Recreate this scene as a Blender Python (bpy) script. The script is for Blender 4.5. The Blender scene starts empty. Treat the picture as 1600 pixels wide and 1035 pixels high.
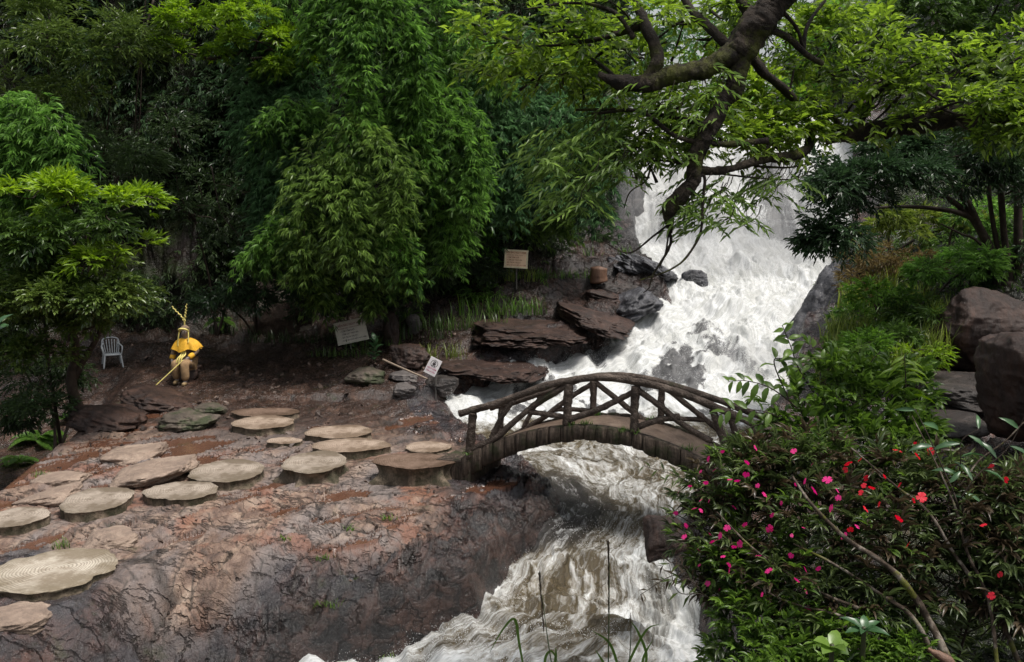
import bpy, math
import numpy as np
from mathutils import Vector, Matrix
rad = math.radians
SC = bpy.context.scene
COL = SC.collection
CAM_Z = 4.8; PITCH = rad(8.2); F = 1500.0
# ------------------------------------------------------------------ viewing geometry (used to measure the place)
def P(px, py, D):
    """point at forward distance D seen at photo pixel px,py"""
    a = (px - 800) / F; b = (517.5 - py) / F
    fy = math.cos(PITCH) + b * math.sin(PITCH); fz = -math.sin(PITCH) + b * math.cos(PITCH)
    return np.array([a / fy * D, D, CAM_Z + fz / fy * D])
def G(px, py, z):
    b = (517.5 - py) / F
    fy = math.cos(PITCH) + b * math.sin(PITCH); fz = -math.sin(PITCH) + b * math.cos(PITCH)
    return P(px, py, (z - CAM_Z) / (fz / fy))
# ------------------------------------------------------------------ noise
def _hash(ix, iy, iz, seed):
    h = (ix * 374761393 + iy * 668265263 + iz * 2147483647 + seed * 1274126177) & 0xFFFFFFFF
    h = ((h ^ (h >> 13)) * 1274126177) & 0xFFFFFFFF
    return ((h ^ (h >> 16)) & 0xFFFF).astype(np.float32) / 65535.0
def vnoise(x, y, z=None, seed=0):
    """value noise, -1..1"""
    x = np.asarray(x, dtype=np.float64); y = np.asarray(y, dtype=np.float64)
    ix = np.floor(x).astype(np.int64); iy = np.floor(y).astype(np.int64)
    fx = x - ix; fy = y - iy
    fx = fx * fx * fx * (fx * (fx * 6 - 15) + 10); fy = fy * fy * fy * (fy * (fy * 6 - 15) + 10)
    def lay(iz):
        a = _hash(ix, iy, iz, seed); b = _hash(ix + 1, iy, iz, seed)
        c = _hash(ix, iy + 1, iz, seed); d = _hash(ix + 1, iy + 1, iz, seed)
        return (a * (1 - fx) + b * fx) * (1 - fy) + (c * (1 - fx) + d * fx) * fy
    if z is None:
        return lay(np.int64(0)) * 2 - 1
    z = np.asarray(z, dtype=np.float64); iz = np.floor(z).astype(np.int64); fz = z - iz; fz = fz * fz * (3 - 2 * fz)
    return (lay(iz) * (1 - fz) + lay(iz + 1) * fz) * 2 - 1
def fbm(x, y, z=None, oct=4, seed=0, gain=0.5):
    s = 0; a = 1; t = 0
    for o in range(oct):
        s = s + a * vnoise(x, y, z, seed + o * 17); t += a; a *= gain
        x = x * 2.03 + 3.7; y = y * 2.03 + 1.3
        if z is not None: z = z * 2.03 + 5.1
    return s / t
def ridged(x, y, z=None, oct=4, seed=0):
    s = 0; a = 1; t = 0
    for o in range(oct):
        s = s + a * (1 - 2 * np.abs(vnoise(x, y, z, seed + o * 31))); t += a; a *= 0.5
        x = x * 2.1 + 1.7; y = y * 2.1 + 9.3
        if z is not None: z = z * 2.1
    return s / t
def worley(x, y, seed=0):
    """returns F1, F2, cell id"""
    ix = np.floor(x).astype(np.int64); iy = np.floor(y).astype(np.int64)
    f1 = np.full(x.shape, 9.0); f2 = np.full(x.shape, 9.0); cid = np.zeros(x.shape)
    for dx in (-1, 0, 1):
        for dy in (-1, 0, 1):
            cx = ix + dx; cy = iy + dy
            jx = _hash(cx, cy, np.int64(0), seed); jy = _hash(cx, cy, np.int64(1), seed)
            d = np.hypot(cx + jx - x, cy + jy - y)
            c = _hash(cx, cy, np.int64(2), seed)
            nearer = d < f1
            f2 = np.where(nearer, f1, np.minimum(f2, d))
            cid = np.where(nearer, c, cid); f1 = np.where(nearer, d, f1)
    return f1, f2, cid
def sstep(a, b, x):
    t = np.clip((x - a) / (b - a), 0, 1); return t * t * (3 - 2 * t)
# ------------------------------------------------------------------ meshes
def mesh_np(name, V, Fc, mats=(), smooth=True, attrs=None, uv=None, matidx=None):
    """Fc: (n,k) int array, or a list of such arrays"""
    me = bpy.data.meshes.new(name)
    V = np.ascontiguousarray(V, dtype=np.float32)
    if not isinstance(Fc, list): Fc = [Fc]
    Fc = [np.asarray(f, dtype=np.int32) for f in Fc if len(f)]
    me.vertices.add(len(V)); me.vertices.foreach_set('co', V.ravel())
    nl = sum(f.size for f in Fc); nf = sum(len(f) for f in Fc)
    me.loops.add(nl); me.loops.foreach_set('vertex_index', np.concatenate([f.ravel() for f in Fc]))
    me.polygons.add(nf)
    tot = np.concatenate([np.full(len(f), f.shape[1], np.int32) for f in Fc])
    st = np.concatenate([[0], np.cumsum(tot)[:-1]]).astype(np.int32)
    me.polygons.foreach_set('loop_start', st)
    me.polygons.foreach_set('loop_total', tot)
    me.polygons.foreach_set('use_smooth', np.full(nf, bool(smooth)))
    if matidx is not None: me.polygons.foreach_set('material_index', np.asarray(matidx, dtype=np.int32))
    for m in mats: me.materials.append(m)
    for k, v in (attrs or {}).items():
        a = me.attributes.new(k, 'FLOAT', 'POINT'); a.data.foreach_set('value', np.ascontiguousarray(v, dtype=np.float32).ravel())
    if uv is not None:
        l = me.uv_layers.new(name='UVMap'); vi = np.concatenate([f.ravel() for f in Fc])
        l.data.foreach_set('uv', np.ascontiguousarray(uv[vi], dtype=np.float32).ravel())
    me.update(calc_edges=True)
    return me
def link(name, me, parent=None, loc=None):
    o = bpy.data.objects.new(name, me); COL.objects.link(o)
    if parent is not None: o.parent = parent
    if loc is not None: o.location = Vector(tuple(float(c) for c in loc))
    return o
def tag(o, label=None, cat=None, group=None, kind=None):
    if label: o['label'] = label
    if cat: o['category'] = cat
    if group: o['group'] = group
    if kind: o['kind'] = kind
    return o
def empty(name, loc, label, cat, group=None):
    o = bpy.data.objects.new(name, None); COL.objects.link(o); o.empty_display_size = .2
    o.location = Vector(tuple(float(c) for c in loc)); return tag(o, label, cat, group)
def local(V, root):
    return np.asarray(V) - np.array(root.location)[None, :]
def join(parts):
    """parts: list of (V, F(n,4))"""
    Vs = []; Fs = []; n = 0
    for v, f in parts:
        Vs.append(v); Fs.append(f + n); n += len(v)
    return np.concatenate(Vs), np.concatenate(Fs)
def smooth_path(pts, n=8):
    """Catmull-Rom"""
    p = np.asarray(pts, dtype=float)
    if len(p) < 3:
        t = np.linspace(0, 1, n + 1)[:, None]; return p[0] * (1 - t) + p[-1] * t
    q = np.vstack([2 * p[0] - p[1], p, 2 * p[-1] - p[-2]]); out = []
    for i in range(1, len(q) - 2):
        for t in np.linspace(0, 1, n, endpoint=False):
            a, b, c, d = q[i - 1], q[i], q[i + 1], q[i + 2]
            out.append(.5 * (2 * b + (c - a) * t + (2 * a - 5 * b + 4 * c - d) * t * t + (3 * b - a - 3 * c + d) * t ** 3))
    out.append(p[-1]); return np.array(out)
def tube(pts, r0, r1=None, sides=8, seg=8, rough=0.0, seed=0, smooth=True, knots=0, cap=True):
    """tapered, knobbly tube along pts (n,3) -> V, F quads"""
    pts = np.asarray(pts, dtype=float)
    c = smooth_path(pts, seg) if smooth else pts
    n = len(c)
    if np.ndim(r0) == 0:
        rr = np.linspace(r0, r0 if r1 is None else r1, n)
    else:
        r0 = np.asarray(r0, dtype=float); rr = np.interp(np.linspace(0, len(r0) - 1, n), np.arange(len(r0)), r0)
    T = np.gradient(c, axis=0); T /= np.linalg.norm(T, axis=1)[:, None] + 1e-9
    u = np.cross(T[0], [0.3, 0.2, 1.0]); u = u / (np.linalg.norm(u) + 1e-9); U = [u]
    for i in range(1, n):
        u = U[-1] - T[i] * np.dot(U[-1], T[i]); U.append(u / (np.linalg.norm(u) + 1e-9))
    U = np.array(U); W = np.cross(T, U)
    th = np.linspace(0, 2 * np.pi, sides, endpoint=False)
    s = np.arange(n)[:, None] * 1.0
    R = rr[:, None] * np.ones((1, sides))
    if rough:
        R = R * (1 + rough * fbm(np.cos(th)[None, :] * 1.3 + seed * 7.1, np.sin(th)[None, :] * 1.3 + s * .0, s * .45 + seed, oct=3, seed=seed))
    if knots:
        R = R * (1 + knots * np.maximum(0, vnoise(s * .5 + seed, th[None, :] * .8)) ** 2)
    V = c[:, None, :] + R[:, :, None] * (np.cos(th)[None, :, None] * U[:, None, :] + np.sin(th)[None, :, None] * W[:, None, :])
    V = V.reshape(-1, 3)
    i = np.arange(n - 1)[:, None] * sides; j = np.arange(sides)[None, :]; k = (j + 1) % sides
    Fq = np.stack([i + j, i + k, i + sides + k, i + sides + j], -1).reshape(-1, 4)
    if cap:
        m = len(V); V = np.vstack([V, c[0] - T[0] * rr[0] * .25, c[-1] + T[-1] * rr[-1] * .25])
        j = np.arange(0, sides, 2); a = (j + 1) % sides; b = (j + 2) % sides; e = (n - 1) * sides
        if sides % 2 == 0:
            Fq = np.vstack([Fq, np.stack([np.full(len(j), m), b, a, j], -1), np.stack([np.full(len(j), m + 1), e + j, e + a, e + b], -1)])
    return V, Fq
def boxm(c, s, R=None):
    v = np.array([[x, y, z] for x in (-.5, .5) for y in (-.5, .5) for z in (-.5, .5)]) * np.array(s)
    if R is not None: v = v @ np.asarray(R).T
    f = np.array([[0, 1, 3, 2], [4, 6, 7, 5], [0, 4, 5, 1], [2, 3, 7, 6], [0, 2, 6, 4], [1, 5, 7, 3]])
    return v + np.array(c), f
_ico = {}
def ico(sub):
    if sub not in _ico:
        import bmesh
        bm = bmesh.new(); bmesh.ops.create_icosphere(bm, subdivisions=sub, radius=1)
        bm.verts.ensure_lookup_table()
        _ico[sub] = (np.array([v.co[:] for v in bm.verts]), np.array([[v.index for v in f.verts] for f in bm.faces])); bm.free()
    return _ico[sub]
# ------------------------------------------------------------------ materials
def newmat(name):
    m = bpy.data.materials.new(name); m.use_nodes = True
    nt = m.node_tree; nt.nodes.clear(); return m, nt, nt.nodes, nt.links
class NB:
    """tiny node builder"""
    def __init__(s, name): s.m, s.nt, s.n, s.l = newmat(name)
    def node(s, t, **kw):
        x = s.n.new(t)
        for k, v in kw.items():
            if k.startswith('i_'):
                key = k[2:]; key = int(key) if key.isdigit() else key
                s.set(x, key, v)
            else: setattr(x, k, v)
        return x
    def set(s, x, key, v):
        if isinstance(v, bpy.types.NodeSocket): s.l.new(v, x.inputs[key])
        elif isinstance(v, bpy.types.Node): s.l.new(v.outputs[0], x.inputs[key])
        else: x.inputs[key].default_value = v
    def attr(s, name): return s.node('ShaderNodeAttribute', attribute_name=name).outputs['Fac']
    def noise(s, vec=None, scale=5, detail=4, rough=.55, dist=0.0):
        x = s.node('ShaderNodeTexNoise'); x.inputs['Scale'].default_value = scale; x.inputs['Detail'].default_value = detail
        x.inputs['Roughness'].default_value = rough; x.inputs['Distortion'].default_value = dist
        if vec is not None: s.set(x, 'Vector', vec)
        return x.outputs[0]
    def ramp(s, fac, stops, interp='LINEAR'):
        x = s.node('ShaderNodeValToRGB'); x.color_ramp.interpolation = interp
        e = x.color_ramp.elements
        while len(e) < len(stops): e.new(.5)
        for el, (p, c) in zip(e, stops):
            el.position = p; el.color = (c[0], c[1], c[2], 1) if np.ndim(c) else (c, c, c, 1)
        s.set(x, 0, fac); return x.outputs[0]
    def mix(s, fac, a, b, mode='MIX'):
        x = s.node('ShaderNodeMix', data_type='RGBA', blend_type=mode)
        for k, v in ((0, fac), (6, a), (7, b)):
            if isinstance(v, (tuple, list)): v = tuple(v) + ((1,) if len(v) == 3 else ())
            s.set(x, k, v)
        return x.outputs[2]
    def math(s, op, a, b=0.0, clamp=False):
        x = s.node('ShaderNodeMath', operation=op, use_clamp=clamp); s.set(x, 0, a); s.set(x, 1, b); return x.outputs[0]
    def mapr(s, v, a, b, c=0.0, d=1.0):
        x = s.node('ShaderNodeMapRange'); s.set(x, 0, v)
        for i, q in enumerate((a, b, c, d)): x.inputs[i + 1].default_value = q
        return x.outputs[0]
    def coord(s, which='Object', scale=(1, 1, 1), rot=(0, 0, 0)):
        t = s.node('ShaderNodeTexCoord'); mp = s.node('ShaderNodeMapping'); s.l.new(t.outputs[which], mp.inputs[0])
        mp.inputs['Scale'].default_value = scale; mp.inputs['Rotation'].default_value = rot; return mp.outputs[0]
    def bump(s, h, strength=.5, dist=.05, normal=None):
        x = s.node('ShaderNodeBump'); x.inputs['Strength'].default_value = strength; x.inputs['Distance'].default_value = dist
        s.set(x, 'Height', h)
        if normal is not None: s.set(x, 'Normal', normal)
        return x.outputs[0]
    def bsdf(s, color, rough=.6, normal=None, spec=.5, **kw):
        x = s.node('ShaderNodeBsdfPrincipled')
        if isinstance(color, (tuple, list)): color = tuple(color) + ((1,) if len(color) == 3 else ())
        s.set(x, 'Base Color', color); s.set(x, 'Roughness', rough); s.set(x, 'Specular IOR Level', spec)
        if normal is not None: s.set(x, 'Normal', normal)
        for k, v in kw.items(): s.set(x, k, v)
        return x.outputs[0]
    def out(s, surf, disp=None):
        o = s.node('ShaderNodeOutputMaterial'); s.l.new(surf, o.inputs[0]); return s.m
def simple_mat(name, col, rough=.6, var=.25, scale=8, bump=.3, bd=.01, spec=.4, metal=0):
    b = NB(name); v = b.coord()
    n = b.noise(v, scale, 6, .6)
    c = b.ramp(n, [(.3, tuple(x * (1 - var) for x in col)), (.7, tuple(min(1, x * (1 + var)) for x in col))])
    n2 = b.noise(v, scale * 4, 5, .6)
    return b.out(b.bsdf(c, rough, b.bump(n2, bump, bd), spec, Metallic=metal))
# ------------------------------------------------------------------ camera, sky, sun
cam = bpy.data.cameras.new('camera'); co = bpy.data.objects.new('camera', cam); COL.objects.link(co)
co.location = (0, 0, CAM_Z); co.rotation_euler = (rad(90) - PITCH, 0, 0)
cam.sensor_width = 36; cam.lens = 36 * F / 1600; cam.clip_end = 500; cam.clip_start = .05
SC.camera = co
w = bpy.data.worlds.new('World'); SC.world = w; w.use_nodes = True
nt = w.node_tree; nt.nodes.clear()
SUN_EL = 68; SUN_AZ = 110     # azimuth clockwise from +Y (away from the camera)
sky = nt.nodes.new('ShaderNodeTexSky'); sky.sky_type = 'NISHITA'; sky.sun_disc = False
sky.sun_elevation = rad(SUN_EL); sky.sun_rotation = rad(SUN_AZ); sky.dust_density = 4; sky.air_density = 1.5
hs = nt.nodes.new('ShaderNodeHueSaturation'); hs.inputs['Saturation'].default_value = .3
bg = nt.nodes.new('ShaderNodeBackground'); bg.inputs[1].default_value = .12
ow = nt.nodes.new('ShaderNodeOutputWorld')
nt.links.new(sky.outputs[0], hs.inputs['Color']); nt.links.new(hs.outputs[0], bg.inputs[0]); nt.links.new(bg.outputs[0], ow.inputs[0])
sl = bpy.data.lights.new('sun', 'SUN'); sl.energy = 3.0; sl.angle = rad(16); sl.color = (1, .95, .88)
so = bpy.data.objects.new('sun', sl); COL.objects.link(so)
sd = Vector((math.sin(rad(SUN_AZ)) * math.cos(rad(SUN_EL)), math.cos(rad(SUN_AZ)) * math.cos(rad(SUN_EL)), math.sin(rad(SUN_EL))))
so.rotation_euler = sd.to_track_quat('Z', 'Y').to_euler()
so.location = (0, 0, 60)
vs = SC.view_settings; vs.view_transform = 'Standard'; vs.look = 'None'; vs.exposure = 0.3; vs.gamma = 1
SC.cycles.max_bounces = 6; SC.cycles.diffuse_bounces = 3; SC.cycles.transmission_bounces = 4; SC.cycles.glossy_bounces = 3
SC.cycles.use_denoising = True; SC.cycles.caustics_reflective = False; SC.cycles.caustics_refractive = False
# ------------------------------------------------------------------ river levels and banks
WY = np.array([2, 9, 12.3, 13.8, 15.2, 18, 22.5, 25, 28, 31, 33, 34.2, 35.2, 36.2, 37.6, 38.6, 40.5, 47, 90.])
WZ = np.array([-1.6, -1.5, -1.2, -.9, -.55, -.35, -.1, .47, 1.1, 1.96, 2.7, 3.3, 4.5, 5.1, 6.5, 6.9, 7.9, 8.8, 10.])
def Wz(Y): return np.interp(Y, WY, WZ)
def RW(px, py):
    """where the pixel's ray meets the water level"""
    ys = np.linspace(5, 60, 4000); b = (517.5 - py) / F
    fy = math.cos(PITCH) + b * math.sin(PITCH); fz = -math.sin(PITCH) + b * math.cos(PITCH)
    z = CAM_Z + fz / fy * ys; k = np.argmax(z < Wz(ys)); return P(px, py, ys[k])
Lb = [(330, 1080), (600, 1005), (725, 965), (765, 905), (800, 865), (860, 812), (868, 785), (830, 752), (745, 690), (712, 655), (690, 620), (775, 590), (860, 562),
      (930, 540), (985, 500), (1030, 470), (1030, 440), (1000, 405), (992, 360), (990, 290)]
Rb = [(1120, 1080), (1085, 960), (1060, 900), (1050, 870), (1090, 780), (1135, 740), (1190, 690), (1225, 640), (1228, 600), (1232, 560), (1240, 520), (1268, 460), (1300, 415), (1325, 360), (1325, 290)]
def bankfn(lst, extra):
    q = sorted([(RW(*p)[1], RW(*p)[0]) for p in lst] + extra)
    return np.array([a for a, _ in q]), np.array([b for _, b in q])
LbY, LbX = bankfn(Lb, [(2, -4.5), (8.5, -3.4), (39, 4.4), (90, 6)])
RbY, RbX = bankfn(Rb, [(2, 3.6), (8.5, 2.7), (39, 13.5), (90, 22)])
def xl(Y): return np.interp(Y, LbY, LbX) + .45 * fbm(np.asarray(Y, dtype=float) * 1.1, np.zeros_like(np.asarray(Y, dtype=float)) + .5, oct=3, seed=7) * sstep(22, 25, Y)
def xr(Y): return np.interp(Y, RbY, RbX) + .5 * fbm(np.asarray(Y, dtype=float) * .9, np.zeros_like(np.asarray(Y, dtype=float)) + 3.5, oct=3, seed=8) * sstep(24, 28, Y)
CLX = np.array([-60, -25, -14, -8, -3, 0, 2, 3.6, 4.4, 4.8]); CLY = np.array([20, 24, 27.3, 29, 28.8, 29.3, 31, 33.2, 35.5, 60])
def land(X, Y):
    """smooth ground height, before rock detail; returns z, and masks"""
    W = Wz(Y); dl = xl(Y) - X; dr = X - xr(Y)
    # left bank shelf
    t = sstep(-9, 1.5, X)
    HL = (0.02 * (Y - 18) * sstep(20, 26, Y)) * (1 - t) + t * np.maximum(np.where(Y > 22, W + .45, 0.0), 0.0 * Y)
    HL = HL - .80 * (1 - sstep(0.1, 2.3, dl)) * (1 - sstep(10.8, 13.0, Y)) - .30 * (1 - sstep(.1, 2.2, dl)) * (1 - sstep(14, 17, Y))
    HL = HL - .10 * sstep(12, 9.5, Y)
    HL = HL - 1.3 * sstep(-8.4, -9.6, X + .15 * (Y - 17)) * sstep(27, 22, Y)
    yc = np.interp(X, CLX, CLY)
    q = Y - yc + .9 * fbm(X * .35, Y * .1, oct=3, seed=5)
    HL = HL + 13.5 * sstep(0, 4.2, q) + .5 * sstep(-3, 0, q) + .25 * np.maximum(q - 4, 0)
    # right bank
    near = 1.0 - .75 * sstep(8.5, 12.5, Y) + .45 * sstep(15, 19, Y)
    hill = W + .45 + .52 * np.minimum(dr, 9) + .9 * np.maximum(dr - 9, 0)
    k = sstep(19.5, 23.5, Y)
    HR = near * (1 - k) + np.maximum(hill, near) * k
    HR = HR - .9 * (1 - sstep(0., 1.2, dr)) * (1 - sstep(11, 14, Y))
    HR = HR + 8 * sstep(9.5, 17, X - .12 * Y) * sstep(8, 14, Y) + .8 * sstep(33, 38, Y) * (W * .35)
    bed = np.where((Y > 31.5) & (Y < 42), np.minimum(Wz(Y - 1.5), W), W) - .4 - .2 * (1 - sstep(10, 14, Y)) - .3 * sstep(31, 33, Y)
    s_l = sstep(-.38, .02 + .2 * sstep(14, 17, Y), dl); s_r = sstep(-.15, .45, dr)
    z = bed + (HL - bed) * s_l * (dl > -1.2) + (HR - bed) * s_r * (dr > -1)
    # bluff on which the camera stands
    bl = 3.2 - .28 * np.maximum(Y, 0) - 7 * sstep(4.6, 7.5, Y + .25 * fbm(X, Y, oct=3))
    z = np.maximum(z, bl)
    return z, dl, dr
def rot2(X, Y, a):
    c, s = math.cos(a), math.sin(a); return X * c + Y * s, -X * s + Y * c
SEATS = []
for (px, py, hw, zt, vis) in [(84, 890, 96, .16, .13), (26, 806, 46, .17, .14), (152, 780, 56, .17, .14), (278, 766, 57, .17, .14), (354, 734, 56, .17, .14), (490, 722, 53, .24, .24), (412, 659, 49, .17, .15), (415, 643, 52, .13, .12), (526, 674, 53, .17, .13),
        (549, 695, 60, .17, .15), (446, 688, 27, .11, .09), (648, 719, 70, .33, .33), (668, 698, 38, .08, .08)]:
    q_ = G(px, py, zt); SEATS.append((q_[0], q_[1], hw * q_[1] / F, zt - vis))
def terrain(X, Y):
    z, dl, dr = land(X, Y)
    riv = (dl < 0) & (dr < 0)
    rockL = sstep(-.3, .5, dl); rockR = sstep(-.3, .5, dr)
    # bedding: plates running away from the camera and slightly right
    a, b = rot2(X, Y, rad(47))               # a along, b across
    wx = .35 * fbm(X * .7, Y * .7, oct=3, seed=3)
    s = b * 1.15 + wx * 2.2 + .25 * a * .2
    fr = s - np.floor(s); saw = np.where(fr < .82, fr / .82, (1 - fr) / .18)
    f1, f2, cid = worley(a * .38 + wx, b * 1.35 + 2.4 * wx, seed=11)
    crack = sstep(.0, .10, f2 - f1)
    g1, g2, gid = worley(a * 1.9 + 2 * wx, b * 3.6 - wx, seed=23)
    crack2 = sstep(.0, .12, g2 - g1)
    amp = .6 + .6 * sstep(-.3, .5, fbm(X * .25 + 4, Y * .25, oct=3, seed=9))
    rough = 1.0 - .72 * sstep(17, 13, Y) * sstep(1.3, -1, fbm(X * .4, Y * .4, oct=2, seed=77)) * 0.0
    saw2 = (lambda q: q - np.floor(q))(b * 3.1 + 3.0 * wx + .3 * fbm(a * 2, b * 2, oct=2, seed=19))
    d = amp * (.13 * (saw - .5) + .11 * (cid - .5) + .045 * (gid - .5) + .030 * (saw2 - .5)) - .045 * (1 - crack) - .02 * (1 - crack2)
    d += .09 * fbm(X * .45, Y * .45, oct=4, seed=1) + .045 * ridged(a * .9, b * 4.0, oct=4, seed=2) + .020 * ridged(a * 4, b * 13, oct=4, seed=8) + .022 * (worley(a * 3.2 + wx, b * 8, seed=29)[2] - .5)
    d += .012 * fbm(X * 14, Y * 14, oct=3, seed=4)
    # bigger crags on the river face and on the cliff
    big = (dl > 0) * sstep(14.6, 13.4, Y) * sstep(-2.5, -.5, -Y + 10.5)
    d += rockL * sstep(14.5, 12.5, Y) * (.10 * ridged(a * .5, b * 1.6, oct=5, seed=45) + .05 * ridged(a * 1.6, b * 5, oct=4, seed=46))
    face = (1 - sstep(.1, 1.8, dl)) * rockL * (1 - sstep(15, 18, Y))
    d += face * (.34 * ridged(a * .9, b * 2.0, oct=5, seed=41) + .26 * (worley(a * 1.3 + wx, b * 2.6, seed=43)[2] - .5) + .14 * ridged(a * 3, b * 7, oct=4, seed=44) - .12)
    yc = np.interp(X, CLX, CLY); q = Y - yc
    cl = sstep(-.5, 1.5, q) * (dl > 0)
    zq = z * .8
    d += cl * (.5 * ridged(X * .5, zq * .6, oct=4, seed=51) + .25 * (worley(X * .8, zq * .9, seed=61)[2] - .5))
    hl = sstep(23, 27, Y) * (dl > 0) * (1 - cl)
    zs = (z + .35 * fbm(X * .6, Y * .5, oct=3, seed=72)) * 1.9; fz = zs - np.floor(zs); stair = (sstep(.55, .95, fz) - fz) / 1.9
    d += hl * (.16 * ridged(a * .7, b * 1.2, oct=4, seed=71) + .85 * stair + .10 * ridged(X * 2, Y * 2, oct=3, seed=73))
    hr = sstep(18, 22, Y) * (dr > 0)
    d += hr * .25 * ridged(X * .6, Y * .6, oct=4, seed=81)
    d = np.where(riv & (Y < 34), d * .8, d)
    soft = sstep(17.5, 19.5, Y) * sstep(28.5, 26, Y) * (dl > 1.2) * sstep(-2.2, -3.5, X - .0 * Y)
    # sandy, wet floor behind the stones
    d = d * (1 - .55 * soft)
    z2 = z + d
    for (sx, sy, sR, sz) in SEATS:
        w_ = 1 - sstep(.95, 1.9, np.hypot(X - sx, (Y - sy) * .8) / sR); z2 = z2 * (1 - w_) + (sz + .3 * d) * w_
    # puddles: level pockets between the plates
    pn = fbm(X * .33 + 2.2, Y * .5, oct=3, seed=15)
    plev = -.015 + .06 * fbm(X * .12, Y * .12, oct=1, seed=16)
    zone = (dl > .6) * sstep(26, 23, Y) * sstep(9, 11, Y) * sstep(-.32, -.1, pn) * (X > -8.6)
    low = (z2 < plev) * zone * (Y > 12.5) * (z > -.12)
    z3 = np.where(low > .5, np.maximum(z2, plev - .006), z2)
    pud = low * sstep(-.02, .01, plev - z2 + .01)
    return z3, dl, dr, pud, crack * crack2, cl
def ground_z(x, y):
    return float(terrain(np.array([float(x)]), np.array([float(y)]))[0][0])
nU, nY = 1250, 1000
aa = np.linspace(-1.0, 1.0, nU); aa = aa * (.72 + .5 * np.abs(aa) ** 3)
yy = 2.5 * (75 / 2.5) ** np.linspace(0, 1, nY)
A, Yg = np.meshgrid(aa, yy); Xg = A * np.maximum(Yg, 6.0)
Zg, dl, dr, pud, crk, clf = terrain(Xg.ravel(), Yg.ravel())
Xf = Xg.ravel().copy(); Yf = Yg.ravel().copy()
Yf -= clf * .8 * (ridged(Xf * .6, Zg * .5, oct=4, seed=91)) * sstep(1.0, 2.5, Zg)
Vt = np.stack([Xf, Yf, Zg], -1)
i = np.arange(nY - 1)[:, None] * nU; j = np.arange(nU - 1)[None, :]
Ft = np.stack([i + j, i + j + 1, i + nU + j + 1, i + nU + j], -1).reshape(-1, 4)
# wetness: near the river, in the splash, dark shiny rock; dry warm on the shelf
wn = fbm(Xf * .5, Yf * .5, oct=4, seed=33)
wet = np.maximum(1 - sstep(.3, 2.6, dl + 1.5 * wn), 0) * (dl > -2)
wet = np.maximum(wet, sstep(18.5, 21, Yf + wn))
wet = np.maximum(wet, sstep(-8.5, -9.6, Xf)); wet = np.maximum(wet, (dr > -.5) * 1.0)
wet = np.maximum(wet, .78 * sstep(12.4, 10.6, Yf + 1.6 * wn + .25 * (Xf + 4)))
veg = np.clip(clf * .7 + (dr > 0) * sstep(20, 24, Yf) * sstep(.9, 2.2, dr + .8 * wn) + .9 * (Zg > 9), 0, 1)
veg = np.maximum(veg, sstep(7.5, 6, Yf)); veg = np.maximum(veg, .8 * (dr > 0.8) * sstep(13.5, 12, Yf))
sand = sstep(17, 20.5, Yf + wn) * (dl > 1) * (1 - clf) * (Xf < 0)
g = NB('wet_bedrock'); vv = g.coord('Object'); wetA = g.attr('wet'); pudA = g.attr('pud'); vegA = g.attr('veg'); sandA = g.attr('sand'); crkA = g.attr('crk')
st = g.coord('Object', (1.3, .5, 1.3), (0, 0, rad(-22)))
nbig = g.noise(st, .55, 6, .6, .6); nmid = g.noise(st, 2.6, 8, .65, .8); nfine = g.noise(vv, 16, 8, .7); nf2 = g.noise(st, 45, 6, .7)
dry = g.ramp(nmid, [(.28, (.045, .025, .019)), (.40, (.12, .072, .052)), (.5, (.20, .13, .095)), (.6, (.30, .21, .155)), (.72, (.44, .33, .255))])
dry = g.mix(g.ramp(nbig, [(.44, 0.0), (.58, .8)]), dry, g.mix(nfine, (.10, .082, .08), (.30, .26, .245)))
dry = g.mix(g.ramp(g.noise(vv, .9, 5, .6, .4), [(.54, 0.0), (.64, .7)]), dry, (.22, .085, .045))
wetc = g.ramp(nmid, [(.28, (.008, .006, .006)), (.44, (.030, .018, .015)), (.56, (.085, .042, .032)), (.7, (.22, .13, .10))])
wetc = g.mix(g.ramp(nbig, [(.42, 0.0), (.58, .85)]), wetc, g.mix(nfine, (.010, .010, .012), (.075, .072, .082)))
base = g.mix(g.ramp(wetA, [(.25, 0.0), (.75, 1.0)]), dry, wetc)
mpc = g.node('ShaderNodeMapping'); mpc.inputs['Scale'].default_value = (.4, 2.0, .9); mpc.inputs['Rotation'].default_value = (0, 0, rad(-47))
nwc = g.node('ShaderNodeTexNoise'); nwc.inputs['Scale'].default_value = 1.3; nwc.inputs['Detail'].default_value = 6; g.set(nwc, 'Vector', vv)
adw = g.node('ShaderNodeVectorMath', operation='MULTIPLY_ADD'); g.l.new(nwc.outputs['Color'], adw.inputs[0]); adw.inputs[1].default_value = (.4, .4, .4); g.l.new(vv, adw.inputs[2]); g.l.new(adw.outputs[0], mpc.inputs[0])
def cracks(sc, w0):
    vo = g.node('ShaderNodeTexVoronoi', feature='DISTANCE_TO_EDGE'); g.l.new(mpc.outputs[0], vo.inputs['Vector']); vo.inputs['Scale'].default_value = sc; return g.ramp(vo.outputs['Distance'], [(0.0, 1.0), (w0, 0.0)])
def lines(sc, w0):
    nn_ = g.node('ShaderNodeTexNoise'); g.l.new(mpc.outputs[0], nn_.inputs['Vector']); nn_.inputs['Scale'].default_value = sc; nn_.inputs['Detail'].default_value = 5; nn_.inputs['Roughness'].default_value = .55
    return g.ramp(g.math('ABSOLUTE', g.math('SUBTRACT', nn_.outputs[0], .5)), [(0.0, 1.0), (w0, 0.0)])
ck1 = lines(.9, .012); ck2 = lines(2.6, .016); ckm = g.ramp(nbig, [(.4, 0.0), (.55, 1.0)])
ck = g.math('MAXIMUM', g.math('MULTIPLY', ck1, g.ramp(nfine, [(.35, 0.0), (.55, 1.0)])), g.math('MULTIPLY', g.math('MULTIPLY', ck2, .7), g.ramp(nmid, [(.42, 0.0), (.6, 1.0)])))
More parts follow.
